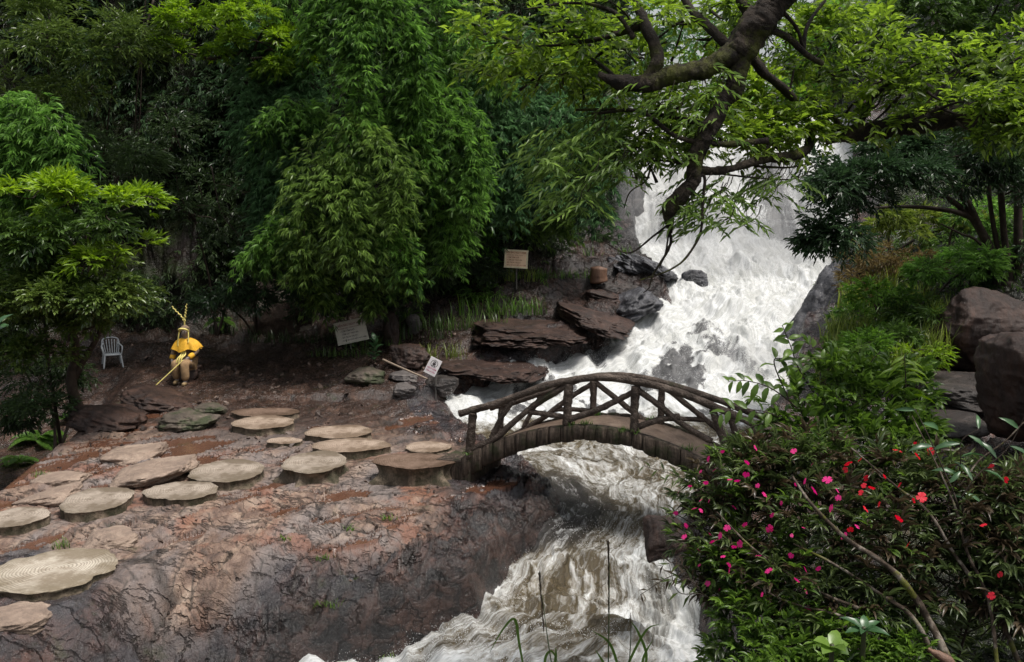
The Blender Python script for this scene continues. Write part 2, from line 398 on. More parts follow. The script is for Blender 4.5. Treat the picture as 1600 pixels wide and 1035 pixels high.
ck = g.math('MULTIPLY', ck, g.math('SUBTRACT', 1.0, g.math('MULTIPLY', sandA, .8)))
base = g.mix(g.math('MULTIPLY', ck, .6), base, (.012, .008, .007))
sandc = g.ramp(nmid, [(.3, (.016, .010, .008)), (.5, (.045, .026, .019)), (.62, (.085, .05, .036)), (.74, (.20, .125, .09))])
base = g.mix(g.math('MULTIPLY', sandA, .85), base, sandc)
base = g.mix(g.ramp(crkA, [(0.0, .75), (.7, 0.0)]), base, (.02, .015, .012))
base = g.mix(g.math('MULTIPLY', pudA, .9), base, g.mix(nmid, (.07, .030, .018), (.15, .068, .040)))
base = g.mix(g.ramp(g.noise(vv, 1.7, 6, .7), [(.60, 0.0), (.68, .45)]), base, (.035, .045, .014))
vegc = g.ramp(nfine, [(.35, (.012, .014, .006)), (.6, (.03, .045, .012))])
base = g.mix(g.math('MULTIPLY', g.attr('face'), g.mapr(nmid, .3, .7, 1.0, .72)), base, g.mix(g.ramp(nmid, [(.42, 0.0), (.62, 1.0)]), g.mix(nfine, (.003, .003, .003), (.022, .019, .019)), g.mix(nfine, (.018, .010, .008), (.11, .062, .048))))
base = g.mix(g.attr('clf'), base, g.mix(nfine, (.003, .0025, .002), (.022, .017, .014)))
base = g.mix(g.math('MULTIPLY', vegA, g.ramp(g.noise(vv, 1.1, 5, .65), [(.38, 0.0), (.55, 1.0)])), base, vegc)
CLA = g.attr('clf')
base = g.mix(.35, base, g.ramp(nf2, [(.3, (0.25, .25, .25)), (.7, (.75, .75, .75))]), 'OVERLAY')
rgh = g.math('MULTIPLY_ADD', wetA, -.34, clamp=False); rgh.node.inputs[2].default_value = .56
rgh = g.math('ADD', rgh, g.mapr(nfine, .3, .7, -.14, .18))
rmix = g.node('ShaderNodeMix'); g.set(rmix, 0, pudA); g.set(rmix, 2, rgh); rmix.inputs[3].default_value = .06
hgt = g.math('ADD', g.math('MULTIPLY', nmid, .7), g.math('MULTIPLY', nfine, .35)); hgt = g.math('ADD', hgt, g.math('MULTIPLY', nf2, .12))
hgt = g.math('SUBTRACT', hgt, g.math('MULTIPLY', ck, .7))
hgt = g.math('MULTIPLY', hgt, g.math('SUBTRACT', 1.0, g.math('MULTIPLY', pudA, .96)))
ROCK = g.out(g.bsdf(base, rmix.outputs[0], g.bump(hgt, 1.0, .08), .6, **{'Specular IOR Level': g.mapr(CLA, 0, 1, .6, .12), 'Coat Weight': g.math('MULTIPLY', g.math('MULTIPLY', g.attr('coat'), .7), g.ramp(nbig, [(.35, .25), (.6, 1.0)])), 'Coat Roughness': .16, 'Coat IOR': 1.45, 'Coat Normal': g.bump(g.math('ADD', nmid, g.math('MULTIPLY', nfine, .4)), 1.0, .10)}))
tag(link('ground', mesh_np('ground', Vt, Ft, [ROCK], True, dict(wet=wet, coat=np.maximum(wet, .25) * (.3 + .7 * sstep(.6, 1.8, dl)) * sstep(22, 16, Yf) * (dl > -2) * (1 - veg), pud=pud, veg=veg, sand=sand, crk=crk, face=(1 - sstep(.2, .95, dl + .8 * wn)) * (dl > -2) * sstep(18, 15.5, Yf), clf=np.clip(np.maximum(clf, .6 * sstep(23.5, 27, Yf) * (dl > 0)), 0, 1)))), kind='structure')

# ------------------------------------------------------------------ water
nU2, nY2 = 640, 1100
yw = 7.5 * (44 / 7.5) ** np.linspace(0, 1, nY2); uu = np.linspace(0, 1, nU2)
Uw, Yw = np.meshgrid(uu, yw)
XL = xl(yw)[:, None] - .8; XR = xr(yw)[:, None] + .8
Xw = XL + (XR - XL) * Uw; Xw = Xw.ravel(); Yw = Yw.ravel()
def water(X, Y):
    turb = sstep(19, 24, Y)
    Yq = Y + turb * (.9 * fbm(X * .45, Y * .25, oct=2, seed=201) + .22 * fbm(X * 2.2, Y * .3, oct=2, seed=203) * sstep(31, 33, Y)) + .35 * (1 - turb) * fbm(X * .8, Y * .4, oct=2, seed=202) * sstep(17, 15, Y)
    z = Wz(Yq)
    dl = X - xl(Y); dr = xr(Y) - X
    bil = np.abs(fbm(X * .9, Y * .55, z * .8, oct=4, seed=210, gain=.5)) * 1.2
    bil2 = fbm(X * 4, Y * 1.7, z * 2, oct=3, seed=211, gain=.55)
    z = z + turb * ((.55 * bil ** 1.3 + .09 * bil2) * (1 - .6 * sstep(32.5, 34, Y)) - .1 + .10 * fbm(X * .8, Y * .5, oct=2, seed=213))
    cal = 1 - turb
    wq = fbm(X * .6, Y * .6, oct=2, seed=225) * .8
    a = fbm(X * .9 + .4 * Y + wq, Y * .6 + wq, oct=4, seed=220); low = sstep(16.5, 13.5, Y)
    z = z + cal * (.12 + .16 * low) * a + cal * (.07 + .06 * low) * ridged(X * 1.5 + .5 * Y + wq, Y * 1.1, oct=4, seed=221) + (cal * .012 + low * .02) * ridged(X * 5 + wq, Y * 4, oct=3, seed=222)
    # curl at the rounded lip beside the rock shelf and the standing wave below it
    return z
Zw = water(Xw, Yw)
dlw = Xw - xl(Yw); drw = xr(Yw) - Xw
fn = fbm(Xw * 1.1 + .35 * Yw, Yw * .55, oct=5, seed=230, gain=.6)
foam = 1.1 * sstep(19.0, 22.5, Yw + 1.2 * fn)
hole = sstep(.10, .36, fbm(Xw * .9, Yw * .55, oct=4, seed=240, gain=.65)) * sstep(30, 26, Yw) * sstep(8.0, 4.0, Xw) * (Yw > 21)
hole = np.maximum(hole, .62 * 1.25 * np.exp(-((Xw - 9.7) / .9) ** 2) * sstep(33.9, 34.7, Yw) * sstep(38, 37, Yw))
hole = np.maximum(hole, .45 * np.exp(-((Xw - 5.6) / .6) ** 2) * sstep(33.5, 34.5, Yw) * sstep(37, 36, Yw))
# below the bridge: white at the toe of the shelf, along the right bank and where the sheet plunges; marbled brown between
lowf = sstep(15.6, 13.6, Yw)
lf = .10 + .50 * fn + .45 * sstep(1.3, .1, drw) + .55 * sstep(12.9, 11.4, Yw + .3 * (Xw + .6)) * sstep(1.8, -1.0, Xw) + .5 * sstep(.9, .1, dlw) * sstep(14.6, 13.8, Yw) + .42 * np.exp(-((Yw - 14.9 + .25 * Xw) / .45) ** 2)
foam = np.maximum(foam, lowf * lf)
foam = np.maximum(foam, (1 - sstep(19, 21.5, Yw)) * (.26 + .25 * fn + .2 * sstep(.8, .0, drw)))
slick = sstep(1.5, .5, dlw) * sstep(14.0, 14.7, Yw) * sstep(18.2, 16.5, Yw); foam = foam * (1 - .75 * slick)
Vw = np.stack([Xw, Yw, Zw], -1)
i = np.arange(nY2 - 1)[:, None] * nU2; j = np.arange(nU2 - 1)[None, :]
Fw = np.stack([i + j, i + j + 1, i + nU2 + j + 1, i + nU2 + j], -1).reshape(-1, 4)
sl_ = np.concatenate([[0], np.cumsum(np.hypot(np.diff(yw), np.diff(Wz(yw))))])
uvw = np.stack([(Xw - xl(Yw)) / (xr(Yw) - xl(Yw)) * (4.5 + .25 * np.maximum(Yw - 15, 0)), np.repeat(sl_, nU2)], -1)
g = NB('white_water'); ob = g.coord('Object')
fA = g.attr('foam'); hA = g.attr('hole'); sA = g.attr('slick')
wnz = g.node('ShaderNodeTexNoise'); wnz.inputs['Scale'].default_value = 1.4; wnz.inputs['Detail'].default_value = 3; tcu = g.node('ShaderNodeTexCoord'); g.l.new(tcu.outputs['UV'], wnz.inputs['Vector'])
def warped(sc, amt):
    mp = g.node('ShaderNodeMapping'); mp.inputs['Scale'].default_value = sc; g.l.new(tcu.outputs['UV'], mp.inputs[0])
    ad = g.node('ShaderNodeVectorMath', operation='MULTIPLY_ADD'); g.l.new(wnz.outputs['Color'], ad.inputs[0]); ad.inputs[1].default_value = (amt, amt, 0); g.l.new(mp.outputs[0], ad.inputs[2]); return ad.outputs[0]
n1 = g.noise(warped((1, .5, 1), 1.3), 1.9, 9, .62, .5); n2 = g.noise(warped((1, .35, 1), .5), 8, 8, .68, .4); n3 = g.noise(warped((1.4, .30, 1), .8), 8, 8, .68, .6); n4 = g.noise(ob, 34, 4, .7)
rid = g.math('SUBTRACT', 1.0, g.math('MULTIPLY', g.math('ABSOLUTE', g.math('SUBTRACT', g.noise(warped((1, .55, 1), 1.6), 3.0, 7, .6, .8), .5)), 9.0), True)
ff = g.math('ADD', fA, g.math('MULTIPLY', g.math('SUBTRACT', n1, .5), 1.7)); ff = g.math('ADD', ff, g.math('MULTIPLY', g.math('SUBTRACT', n3, .5), 1.0)); ff = g.math('ADD', ff, g.math('MULTIPLY', rid, .16))
ff = g.math('ADD', ff, g.math('MULTIPLY', g.math('SUBTRACT', n4, .5), .35))
ff = g.ramp(ff, [(.22, 0.0), (.45, .35), (.80, 1.0)])
hh = g.math('ADD', hA, g.math('MULTIPLY', g.math('SUBTRACT', n2, .5), 2.2)); hh = g.math('ADD', hh, g.math('MULTIPLY', g.math('SUBTRACT', n4, .5), 2.2))
hh = g.ramp(g.math('MULTIPLY', hh, g.ramp(hA, [(.03, 0.0), (.3, 1.0)])), [(.36, 0.0), (.56, .95)])
foamc = g.ramp(n1, [(.30, (.40, .405, .385)), (.45, (.56, .565, .55)), (.6, (.70, .71, .71))])
foamc = g.mix(g.ramp(n3, [(.34, .7), (.56, 0.0)]), foamc, (.28, .29, .285))  # grey streaks paint the shading of the billows into the foam
foam_s = g.bsdf(foamc, .8, g.bump(g.math('ADD', g.math('MULTIPLY', n3, .8), g.math('MULTIPLY', n2, .35)), .45, .09), .2)
wcol = g.ramp(n1, [(.32, (.045, .034, .018)), (.5, (.115, .088, .048)), (.66, (.25, .21, .14))]); wcol = g.mix(g.math('MULTIPLY', sA, .9), wcol, (.018, .017, .018))
dark_s = g.bsdf(wcol, .10, g.bump(g.math('ADD', g.math('ADD', n1, g.math('MULTIPLY', n2, .5)), g.math('MULTIPLY', n3, .5)), 1.0, .12), .6)
rock_s = g.bsdf(g.ramp(n2, [(.35, (.02, .02, .023)), (.6, (.09, .088, .09))]), .3, g.bump(n2, .8, .08), .5)
m1 = g.node('ShaderNodeMixShader'); g.set(m1, 0, ff); g.set(m1, 1, dark_s); g.set(m1, 2, foam_s)
m2 = g.node('ShaderNodeMixShader'); g.set(m2, 0, hh); g.set(m2, 1, m1.outputs[0]); g.set(m2, 2, rock_s)
WATER = g.out(m2.outputs[0])
tag(link('river_water', mesh_np('river_water', Vw, Fw, [WATER], True, dict(foam=foam, hole=hole, slick=slick), uvw)), kind='structure')
# airborne spray: tiny drops above the rapids
rg = np.random.default_rng(5)
def spray_pts():
    pts = []; sz = []
    def burst(n, y0, y1, amp, s0, s1, side=None):
        Y = rg.uniform(y0, y1, n); u = rg.uniform(0, 1, n)
        if side == 'l': u = rg.uniform(0, 1, n) ** 2 * .25
        if side == 'r': u = 1 - rg.uniform(0, 1, n) ** 2 * .25
        X = xl(Y) + (xr(Y) - xl(Y)) * u; c = fbm(X * 2.2, Y * 1.2, oct=3, seed=301)
        keep = c > -.05; X = X[keep]; Y = Y[keep]; c = c[keep]
        Z = water(X, Y) + rg.exponential(amp, len(X)) * (0.4 + 1.6 * np.maximum(c, 0))
        pts.append(np.stack([X + rg.normal(0, .03, len(X)), Y, Z], -1)); sz.append(rg.uniform(s0, s1, len(X)))
    burst(22000, 22, 31, .08, .003, .010); burst(9000, 31, 37, .12, .004, .014)
    burst(6000, 20, 27, .07, .003, .009, 'l'); burst(3000, 11.2, 12.6, .05, .003, .008)
    burst(1300, 11.2, 14.4, .06, .002, .007, 'l'); burst(1200, 10.5, 15.2, .05, .002, .007, 'r'); burst(700, 14.4, 15.2, .04, .002, .006)
    return np.concatenate(pts), np.concatenate(sz)
sp, ss = spray_pts(); N = len(sp)
tet = np.array([[1, 1, 1], [1, -1, -1], [-1, 1, -1], [-1, -1, 1]]) / 1.7
q = rg.normal(size=(N, 3, 3)); q, _ = np.linalg.qr(q)
Vs_ = sp[:, None, :] + np.einsum('kj,nij->nki', tet, q) * ss[:, None, None] * np.array([1, 1, 1.4])
fs = np.array([[0, 1, 2], [0, 3, 1], [0, 2, 3], [1, 3, 2]])
Fs_ = (np.arange(N)[:, None, None] * 4 + fs[None]).reshape(-1, 3)
g = NB('spray_drop'); SPRAY = g.out(g.bsdf((.85, .86, .87), .5))
tag(link('water_spray', mesh_np('water_spray', Vs_.reshape(-1, 3), Fs_, [SPRAY], True)), kind='stuff')

def onground(px, py, dmin=8, dmax=48):
    """first point of the ground seen at a photo pixel"""
    ys = np.linspace(dmin, dmax, 900); b = (517.5 - py) / F
    fy = math.cos(PITCH) + b * math.sin(PITCH); fz = -math.sin(PITCH) + b * math.cos(PITCH)
    x = (px - 800) / F / fy * ys; z = CAM_Z + fz / fy * ys; tz = terrain(x, ys)[0]; k = int(np.argmax(tz > z)); return P(px, py, ys[max(k, 1)])

# loose stones and gravel on the shelf
rg = np.random.default_rng(71); n_ = 3600; px_ = rg.uniform(60, 720, n_); Y_ = rg.uniform(11, 27.5, n_) ; X_ = (px_ - 800) / F * Y_
cc_ = fbm(X_ * .8, Y_ * .8, oct=3, seed=72); z_, dl_, _, pd_, _, cl_ = terrain(X_, Y_); k_ = (cc_ > .02) & (dl_ > .5) & (cl_ < .2) & (rg.uniform(0, 1, n_) < np.where(Y_ < 17, .35, .8))
X_, Y_, z_ = X_[k_], Y_[k_], z_[k_]; Vi, Fi = ico(1); N_ = len(X_); s_ = .014 + .035 * rg.uniform(0, 1, N_) ** 4 * (1 + .8 * (Y_ > 18)); qd, _ = np.linalg.qr(rg.normal(size=(N_, 3, 3)))
Vr = Vi[None] * (1 + .35 * rg.normal(size=(N_, len(Vi), 1))); Vr = np.einsum('nkj,nij->nki', Vr * np.array([1.3, 1, .6]), qd) * s_[:, None, None] + np.stack([X_, Y_, z_ + s_ * .25], -1)[:, None, :]
g = NB('loose_stone'); av = g.attr('v'); RUB = g.out(g.bsdf(g.mix(av, (.035, .022, .017), (.16, .11, .085)), .6))
tag(link('gravel', mesh_np('gravel', Vr.reshape(-1, 3), (np.arange(N_)[:, None, None] * len(Vi) + Fi[None]).reshape(-1, 3), [RUB], False, dict(v=np.repeat(rg.uniform(0, 1, N_) ** 1.5, len(Vi))))), kind='stuff')
# ------------------------------------------------------------------ footbridge of cast concrete logs
g = NB('log_bark'); v = g.coord('Object'); vv = g.coord('Object', (1, 1, .25))
n = g.noise(v, 6, 8, .7, .5); nf = g.noise(v, 30, 8, .7, 1.2); vo = g.node('ShaderNodeTexVoronoi', feature='DISTANCE_TO_EDGE'); g.set(vo, 'Vector', v); vo.inputs['Scale'].default_value = 22
c = g.ramp(n, [(.3, (.03, .021, .016)), (.5, (.085, .062, .048)), (.68, (.18, .14, .115)), (.8, (.27, .23, .20))])
c = g.mix(g.ramp(g.noise(v, 2.3, 6, .7), [(.58, 0.0), (.68, .7)]), c, (.035, .045, .014))
BARK = g.out(g.bsdf(c, .7, g.bump(g.math('ADD', nf, g.math('MULTIPLY', g.math('MINIMUM', vo.outputs[0], .2), 2.0)), .9, .03), .35))
g = NB('mossy_concrete'); v = g.coord('Object'); vs_ = g.coord('Object', (6, 6, .7))
n = g.noise(vs_, 3, 8, .7, .4); n2 = g.noise(v, 24, 8, .7)
c = g.ramp(n, [(.3, (.016, .012, .009)), (.48, (.05, .036, .026)), (.6, (.115, .085, .065)), (.74, (.24, .20, .16))])
c = g.mix(g.ramp(g.noise(v, 3, 6, .7), [(.5, 0.0), (.62, .75)]), c, (.025, .035, .010))
EDGE = g.out(g.bsdf(c, .75, g.bump(g.math('ADD', n, n2), .8, .03), .3))
g = NB('deck_concrete'); v = g.coord('Object')
n = g.noise(v, 4, 8, .7, .4); n2 = g.noise(v, 40, 6, .7)
c = g.ramp(n, [(.3, (.05, .032, .022)), (.55, (.13, .09, .065)), (.75, (.21, .16, .12))])
DECK = g.out(g.bsdf(c, .55, g.bump(n2, .6, .02), .4))
A0 = np.array([-.86, 15.65]); B0 = np.array([3.55, 14.25]); ab = B0 - A0; LB = np.linalg.norm(ab); ud = ab / LB
wd = np.array([.47, .885])           # across the deck, away from the camera
BW = .98
def topz(u): return .40 + .72 * (1 - np.abs(2 * u - 1) ** 2.0) - .04 * (u > .5) * (2 * u - 1)
def onplane(px, py, off=0.0):
    """photo pixel -> point on the vertical plane through the bridge edge shifted by off along wd"""
    r = P(px, py, 1.0) - np.array([0, 0, CAM_Z]); r[0] = r[0]; o = A0 + wd * off
    # solve  t*r.xy = o + s*ud
    M = np.array([[r[0], -ud[0]], [r[1], -ud[1]]]); t, s = np.linalg.solve(M, o)
    return np.array([r[0] * t, r[1] * t, CAM_Z + r[2] * t])
bridge = empty('footbridge', (A0[0], A0[1], 0), 'arched footbridge with rustic dark log railings crossing the stream', 'bridge')
def badd(name, parts, mat, parent=bridge, smooth=True):
    V, Fq = join(parts) if isinstance(parts, list) else parts
    me = mesh_np(name, local(V, bridge), Fq, [mat], smooth)
    return link(name, me, parent)
# deck slab: grid in u (along) and across
nu = 90; us = np.linspace(-.02, 1.02, nu)
def deck_pt(u, off, dz): q = A0 + ud * LB * u + wd * off; return np.stack([q[0], q[1], topz(u) + dz])
prof = [(0.06, -.03), (.2, -.02), (.5, -.012), (.8, -.02), (BW - .06, -.03), (BW - .06, -.20), (.06, -.20)]
V = np.array([deck_pt(u, o, dz + .008 * vnoise(u * 40, o * 9)) for u in us for o, dz in prof]); k = len(prof)
Fq = np.array([[a * k + b, a * k + (b + 1) % k, (a + 1) * k + (b + 1) % k, (a + 1) * k + b] for a in range(nu - 1) for b in range(k)])
badd('deck', (V, Fq), DECK, smooth=False)
rb = np.random.default_rng(3)
for off0, sgn in ((0.0, -1), (BW - .06, 1)):
    parts = []
    nb = 24
    for i_ in range(nb):
        u0, u1 = i_ / nb, (i_ + 1) / nb
        hh = .255 + rb.uniform(-.02, .02) + .16 * abs((u0 + u1) - 1) ** 1.5; pr = rb.uniform(0, .03); m = 9; ring = []
        # each block: rounded vertical half-log face
        for t in np.linspace(0, 1, m):
            bulge = pr + .035 * math.sin(math.pi * t) ** .6
            u = u0 + (u1 - u0) * (.012 + .976 * t); wob = .006 * vnoise(i_ * 3.1 + t * 5, 2.2)
            for dz, ins in ((.0, .03), (-.02, .0), (-hh * .5, -.008), (-hh + .03, .0), (-hh, .04)):
                o = off0 + (-(bulge - ins) + wob if sgn < 0 else .06 + bulge - ins + wob)
                q = A0 + ud * LB * u + wd * o; ring.append([q[0], q[1], topz(u) + dz + .012 * vnoise(i_ * 2.3, dz * 9 + t)])
            for dz in (-hh, 0.0):
                q = A0 + ud * LB * u + wd * (off0 + (.07 if sgn < 0 else -.01)); ring.append([q[0], q[1], topz(u) + dz])
        k = 7; V = np.array(ring)
        f = [[a * k + b, a * k + (b + 1) % k, (a + 1) * k + (b + 1) % k, (a + 1) * k + b] for a in range(m - 1) for b in range(k)]
        f += [[0, 1, 2, 6], [2, 3, 4, 5], [2, 5, 6, 2]]; e = (m - 1) * k; f += [[e + 6, e + 2, e + 1, e], [e + 5, e + 4, e + 3, e + 2]]
        f = [q for q in f if len(set(q)) == 4]
        parts.append((V, np.array(f)))
    badd('edge_beam', parts, EDGE)
# foot block under the near-left end, and a far pier on the right bank
q = A0 + wd * .5 - ud * .12; R = np.array([[ud[0], wd[0], 0], [ud[1], wd[1], 0], [0, 0, 1]])
V, Fq = boxm([q[0], q[1], .06], [.62, 1.06, .56], R); badd('abutment', (V, Fq), EDGE, smooth=False)
q = A0 + ud * (LB + .2) + wd * .5; V, Fq = boxm([q[0], q[1], -.1], [.7, 1.1, .8], R); badd('abutment', (V, Fq), EDGE, smooth=False)
def log(name, pts, off, r, r1=None, seed=0, ext=0):
    p = np.array([onplane(a, b, off) for a, b in pts])
    badd(name, tube(p, r, r1 or r, 14, 10 if len(p) > 2 else 26, .28, seed, knots=.12), BARK)
FO = .03; BO = BW - .06
log('handrail', [(718, 647), (760, 635), (800, 622), (845, 606), (888, 595), (940, 590), (992, 596), (1040, 607), (1090, 625), (1140, 646), (1200, 672), (1250, 700)], FO, .060, .058, 1)
log('handrail', [(766, 637), (800, 629), (845, 615), (885, 600), (930, 588), (985, 588), (1045, 601), (1110, 621), (1170, 644), (1240, 672), (1290, 700)], BO, .057, .053, 2)
for n_, (pts, off, r) in enumerate([
    ([(739, 645), (733, 716)], FO, .078), ([(889, 600), (885, 664)], FO, .078), ([(993, 604), (990, 676)], FO, .075), ([(1113, 640), (1133, 694)], FO, .068), ([(1180, 668), (1198, 745)], FO, .075),
    ([(784, 632), (780, 700)], BO, .062), ([(928, 595), (926, 662)], BO, .066), ([(1034, 606), (1032, 672)], BO, .066), ([(1137, 638), (1156, 700)], BO, .06)]):
    log('post', pts, off, r * .9, r * .87, 10 + n_)
for n_, (pts, off, r) in enumerate([
    ([(738, 702), (775, 684), (800, 662), (840, 630), (884, 604)], FO, .062), ([(803, 625), (786, 648), (776, 668), (768, 684)], FO, .058), ([(828, 644), (858, 648), (884, 652)], FO, .055),
    ([(888, 656), (925, 644), (960, 628), (990, 613)], FO, .060), ([(996, 609), (1030, 634), (1065, 662), (1112, 690)], FO, .058), ([(998, 667), (1030, 656), (1062, 651)], FO, .060),
    ([(790, 690), (820, 670), (850, 652), (890, 622), (925, 600)], BO, .055), ([(846, 618), (830, 645), (818, 668)], BO, .05), ([(931, 598), (965, 625), (1000, 652), (1034, 672)], BO, .055),
    ([(865, 640), (895, 640), (927, 643)], BO, .05), ([(1036, 654), (1070, 655), (1100, 656)], BO, .05), ([(1040, 606), (1075, 634), (1110, 662), (1150, 697)], BO, .055)]):
    log('brace', pts, off, r * .85, r * .8, 40 + n_)

# ------------------------------------------------------------------ stepping stones cast like sawn tree trunks
def ringmat(name, cols, seedv):
    g = NB(name); tc = g.node('ShaderNodeTexCoord'); v = tc.outputs['Object']
    nz = g.node('ShaderNodeTexNoise'); nz.inputs['Scale'].default_value = 2.2; nz.inputs['Detail'].default_value = 3; g.l.new(v, nz.inputs['Vector'])
    ln = g.node('ShaderNodeVectorMath', operation='LENGTH'); mp = g.node('ShaderNodeMapping'); mp.inputs['Scale'].default_value = (1, 1, 0); g.l.new(v, mp.inputs[0]); g.l.new(mp.outputs[0], ln.inputs[0])
    r = g.math('ADD', g.math('MULTIPLY', ln.outputs['Value'], 1.0), g.math('MULTIPLY', nz.outputs[0], .22))
    sn = g.math('SINE', g.math('MULTIPLY', r, 165.0)); line = g.ramp(g.math('ADD', g.math('MULTIPLY', sn, .5), g.math('MULTIPLY', g.noise(v, 5, 4, .6), .6)), [(-.0, 1.0), (.12, 0.0)])
    n = g.noise(v, 3, 8, .7, .5); nf = g.noise(v, 50, 6, .7)
    c = g.ramp(n, [(.28, cols[0]), (.5, cols[1]), (.72, cols[2])])
    c = g.mix(g.math('MULTIPLY', line, .5 if seedv == 0 else .24), c, tuple(x * .4 for x in cols[0]))
    c = g.mix(.4, c, g.ramp(nf, [(.3, (.3, .3, .3)), (.7, (.7, .7, .7))]), 'OVERLAY')
    c = g.mix(g.ramp(g.noise(v, 1.6, 7, .7), [(.42, 0.0), (.58, .85)]), c, (cols[0][0] * .5, cols[0][1] * .45, cols[0][2] * .38))
    c = g.mix(g.ramp(g.math('ADD', ln.outputs['Value'], g.math('MULTIPLY', g.noise(v, 4, 6, .7), .5)), [(.62, 0.0), (.95, .55)]), c, (cols[0][0] * .45, cols[0][1] * .42, cols[0][2] * .34))
    h = g.math('SUBTRACT', g.math('MULTIPLY', nf, .4), g.math('MULTIPLY', line, .8))
    return g.out(g.bsdf(c, .8, g.bump(h, .7, .012), .25))
TOPM = [ringmat('cut_face_pale', ((.36, .31, .25), (.52, .46, .38), (.63, .57, .48)), 0), ringmat('cut_face_grey', ((.25, .21, .17), (.37, .31, .255), (.48, .41, .34)), 1),
        ringmat('cut_face_sand', ((.26, .195, .15), (.38, .295, .23), (.48, .38, .30)), 2), ringmat('cut_face_brown', ((.13, .085, .06), (.2, .135, .1), (.3, .21, .16)), 3)]
g = NB('stone_flank'); v = g.coord('Object'); n = g.noise(g.coord('Object', (1, 1, .5)), 5, 8, .7, .5); nf = g.noise(v, 28, 6, .7)
c = g.ramp(n, [(.3, (.035, .028, .02)), (.48, (.11, .085, .06)), (.65, (.24, .185, .135))]); gz = g.node('ShaderNodeNewGeometry')
c = g.mix(g.ramp(g.noise(v, 3.2, 6, .7), [(.48, 0.0), (.62, .8)]), c, (.022, .024, .010))
FLANK = g.out(g.bsdf(c, .8, g.bump(g.math('ADD', n, nf), .8, .03), .3))
STG = 'stepping stones shaped like sawn tree trunks'
def stone(px, py, hw, hh, th, mat, label, seed, roots=0, notch=None, z=None, irr=.12, name='stepping_stone'):
    z = (.10 + th * .55) if z is None else z
    c = G(px, py, z); gz0 = ground_z(c[0], c[1]); z = max(z, gz0 + th * .6) if False else z
    c = G(px, py, z); k = c[1] / F; rx = hw * k; f = G(px, py - hh, z)[1]; n_ = G(px, py + hh, z)[1]; ry = (f - n_) / 2
    th_ = np.linspace(0, 2 * np.pi, 96, endpoint=False)
    rr = 1 + irr * fbm(np.cos(th_) * 1.2 + seed * 3.3, np.sin(th_) * 1.2, oct=4, seed=seed, gain=.6) * 1.6 + .015 * vnoise(th_ * 9, th_ * 0 + seed)
    if notch is not None: rr -= notch[1] * np.exp(-(((th_ - notch[0] + np.pi) % (2 * np.pi) - np.pi) / notch[2]) ** 2)
    ox, oy = rx * rr * np.cos(th_), ry * rr * np.sin(th_)
    root = empty(name, (c[0], (f + n_) / 2, z - th), label, 'stepping stone', STG)
    rings = []
    for t in (0.001, .15, .3, .45, .6, .75, .88, .96, 1.0):
        zz = th + .012 * fbm(ox * t * 2.5 + seed, oy * t * 2.5, oct=3) - (.018 if t == 1.0 else 0)
        rings.append(np.stack([ox * t, oy * t, zz], -1))
    V = np.concatenate(rings); m = 96; i2 = np.arange(8)[:, None] * m; j2 = np.arange(m)[None, :]; k2 = (j2 + 1) % m
    Fq = np.stack([i2 + j2, i2 + m + j2, i2 + m + k2, i2 + k2], -1).reshape(-1, 4)
    link('cut_top', mesh_np('cut_top', V, Fq, [TOPM[mat]], True), root)
    fl = np.zeros(m)
    for q in range(roots):
        a0 = seed * 1.1 + q * 2 * np.pi / roots + .4 * math.sin(q * 3.1); fl += np.exp(-(((th_ - a0 + np.pi) % (2 * np.pi) - np.pi) / .2) ** 2)
    side = []
    for t in np.linspace(0, 1, 12):
        s = 1.0 - .06 * math.sin(t * 2.4) + (.10 if not roots else .02) * t * t + fl * (.55 * t ** 1.8) + (-.10 * math.sin(t * 3.1) if roots else 0)
        s = s + .035 * fbm(np.cos(th_) * 2 + seed, np.sin(th_) * 2 + t * 1.4, oct=3, seed=seed + 5) * (t > .02)
        side.append(np.stack([ox * s, oy * s, np.full(m, th * (1 - t) - .018 * (t == 0) - (.22 * t if t > .9 else 0))], -1))
    V = np.concatenate(side); i2 = np.arange(11)[:, None] * m
    Fq = np.stack([i2 + j2, i2 + m + j2, i2 + m + k2, i2 + k2], -1).reshape(-1, 4)
    link('trunk_side', mesh_np('trunk_side', V, Fq, [FLANK], True), root)
    return root
stone(84, 890, 96, 35, .20, 0, 'largest pale stepping stone with clear carved rings and a notched edge', 1, notch=(-.35, .18, .16), z=.16)
stone(26, 806, 46, 15, .24, 1, 'grey stepping stone cut by the left picture edge, beside the finely ringed one', 2, z=.17)
stone(152, 780, 56, 20, .24, 1, 'round grey stepping stone with dense fine rings, behind the largest pale stone', 3, z=.17)
stone(278, 766, 57, 15, .24, 1, 'angular grey stepping stone with pointed front corner, right of the finely ringed one', 4, irr=.16, z=.17)
stone(354, 734, 56, 18, .24, 1, 'round oval stepping stone in front of the root-footed stump stone', 5, z=.17)
stone(490, 722, 53, 17, .32, 1, 'stump-shaped stepping stone standing on splayed roots above the brown puddle', 6, roots=6, z=.24)
stone(412, 659, 49, 10, .22, 2, 'oval stepping stone with dark mossy flank near the back of the path', 7, z=.17)
stone(415, 643, 52, 6, .16, 3, 'brownish farthest stepping stone, behind the oval mossy-sided one', 8, z=.13, irr=.12)
stone(526, 674, 53, 10, .2, 2, 'sandy stepping stone with ragged right end behind the pinkish flat one', 9, irr=.12, z=.17)
stone(549, 695, 60, 10, .24, 2, 'sandy pink stepping stone between the stump stone and the sandy ragged one', 10, irr=.10, z=.17)
stone(446, 688, 27, 5, .12, 2, 'smallest stepping stone, low and brown, left of the sandy ones', 11, z=.11, irr=.16)
stone(648, 719, 70, 11, .38, 3, 'thick block-like stump stone joined to the foot of the footbridge', 12, roots=4, irr=.14, z=.33)
stone(668, 698, 38, 8, .10, 2, 'low pinkish stone awash in brown water behind the block-like stump stone', 13, z=.08)
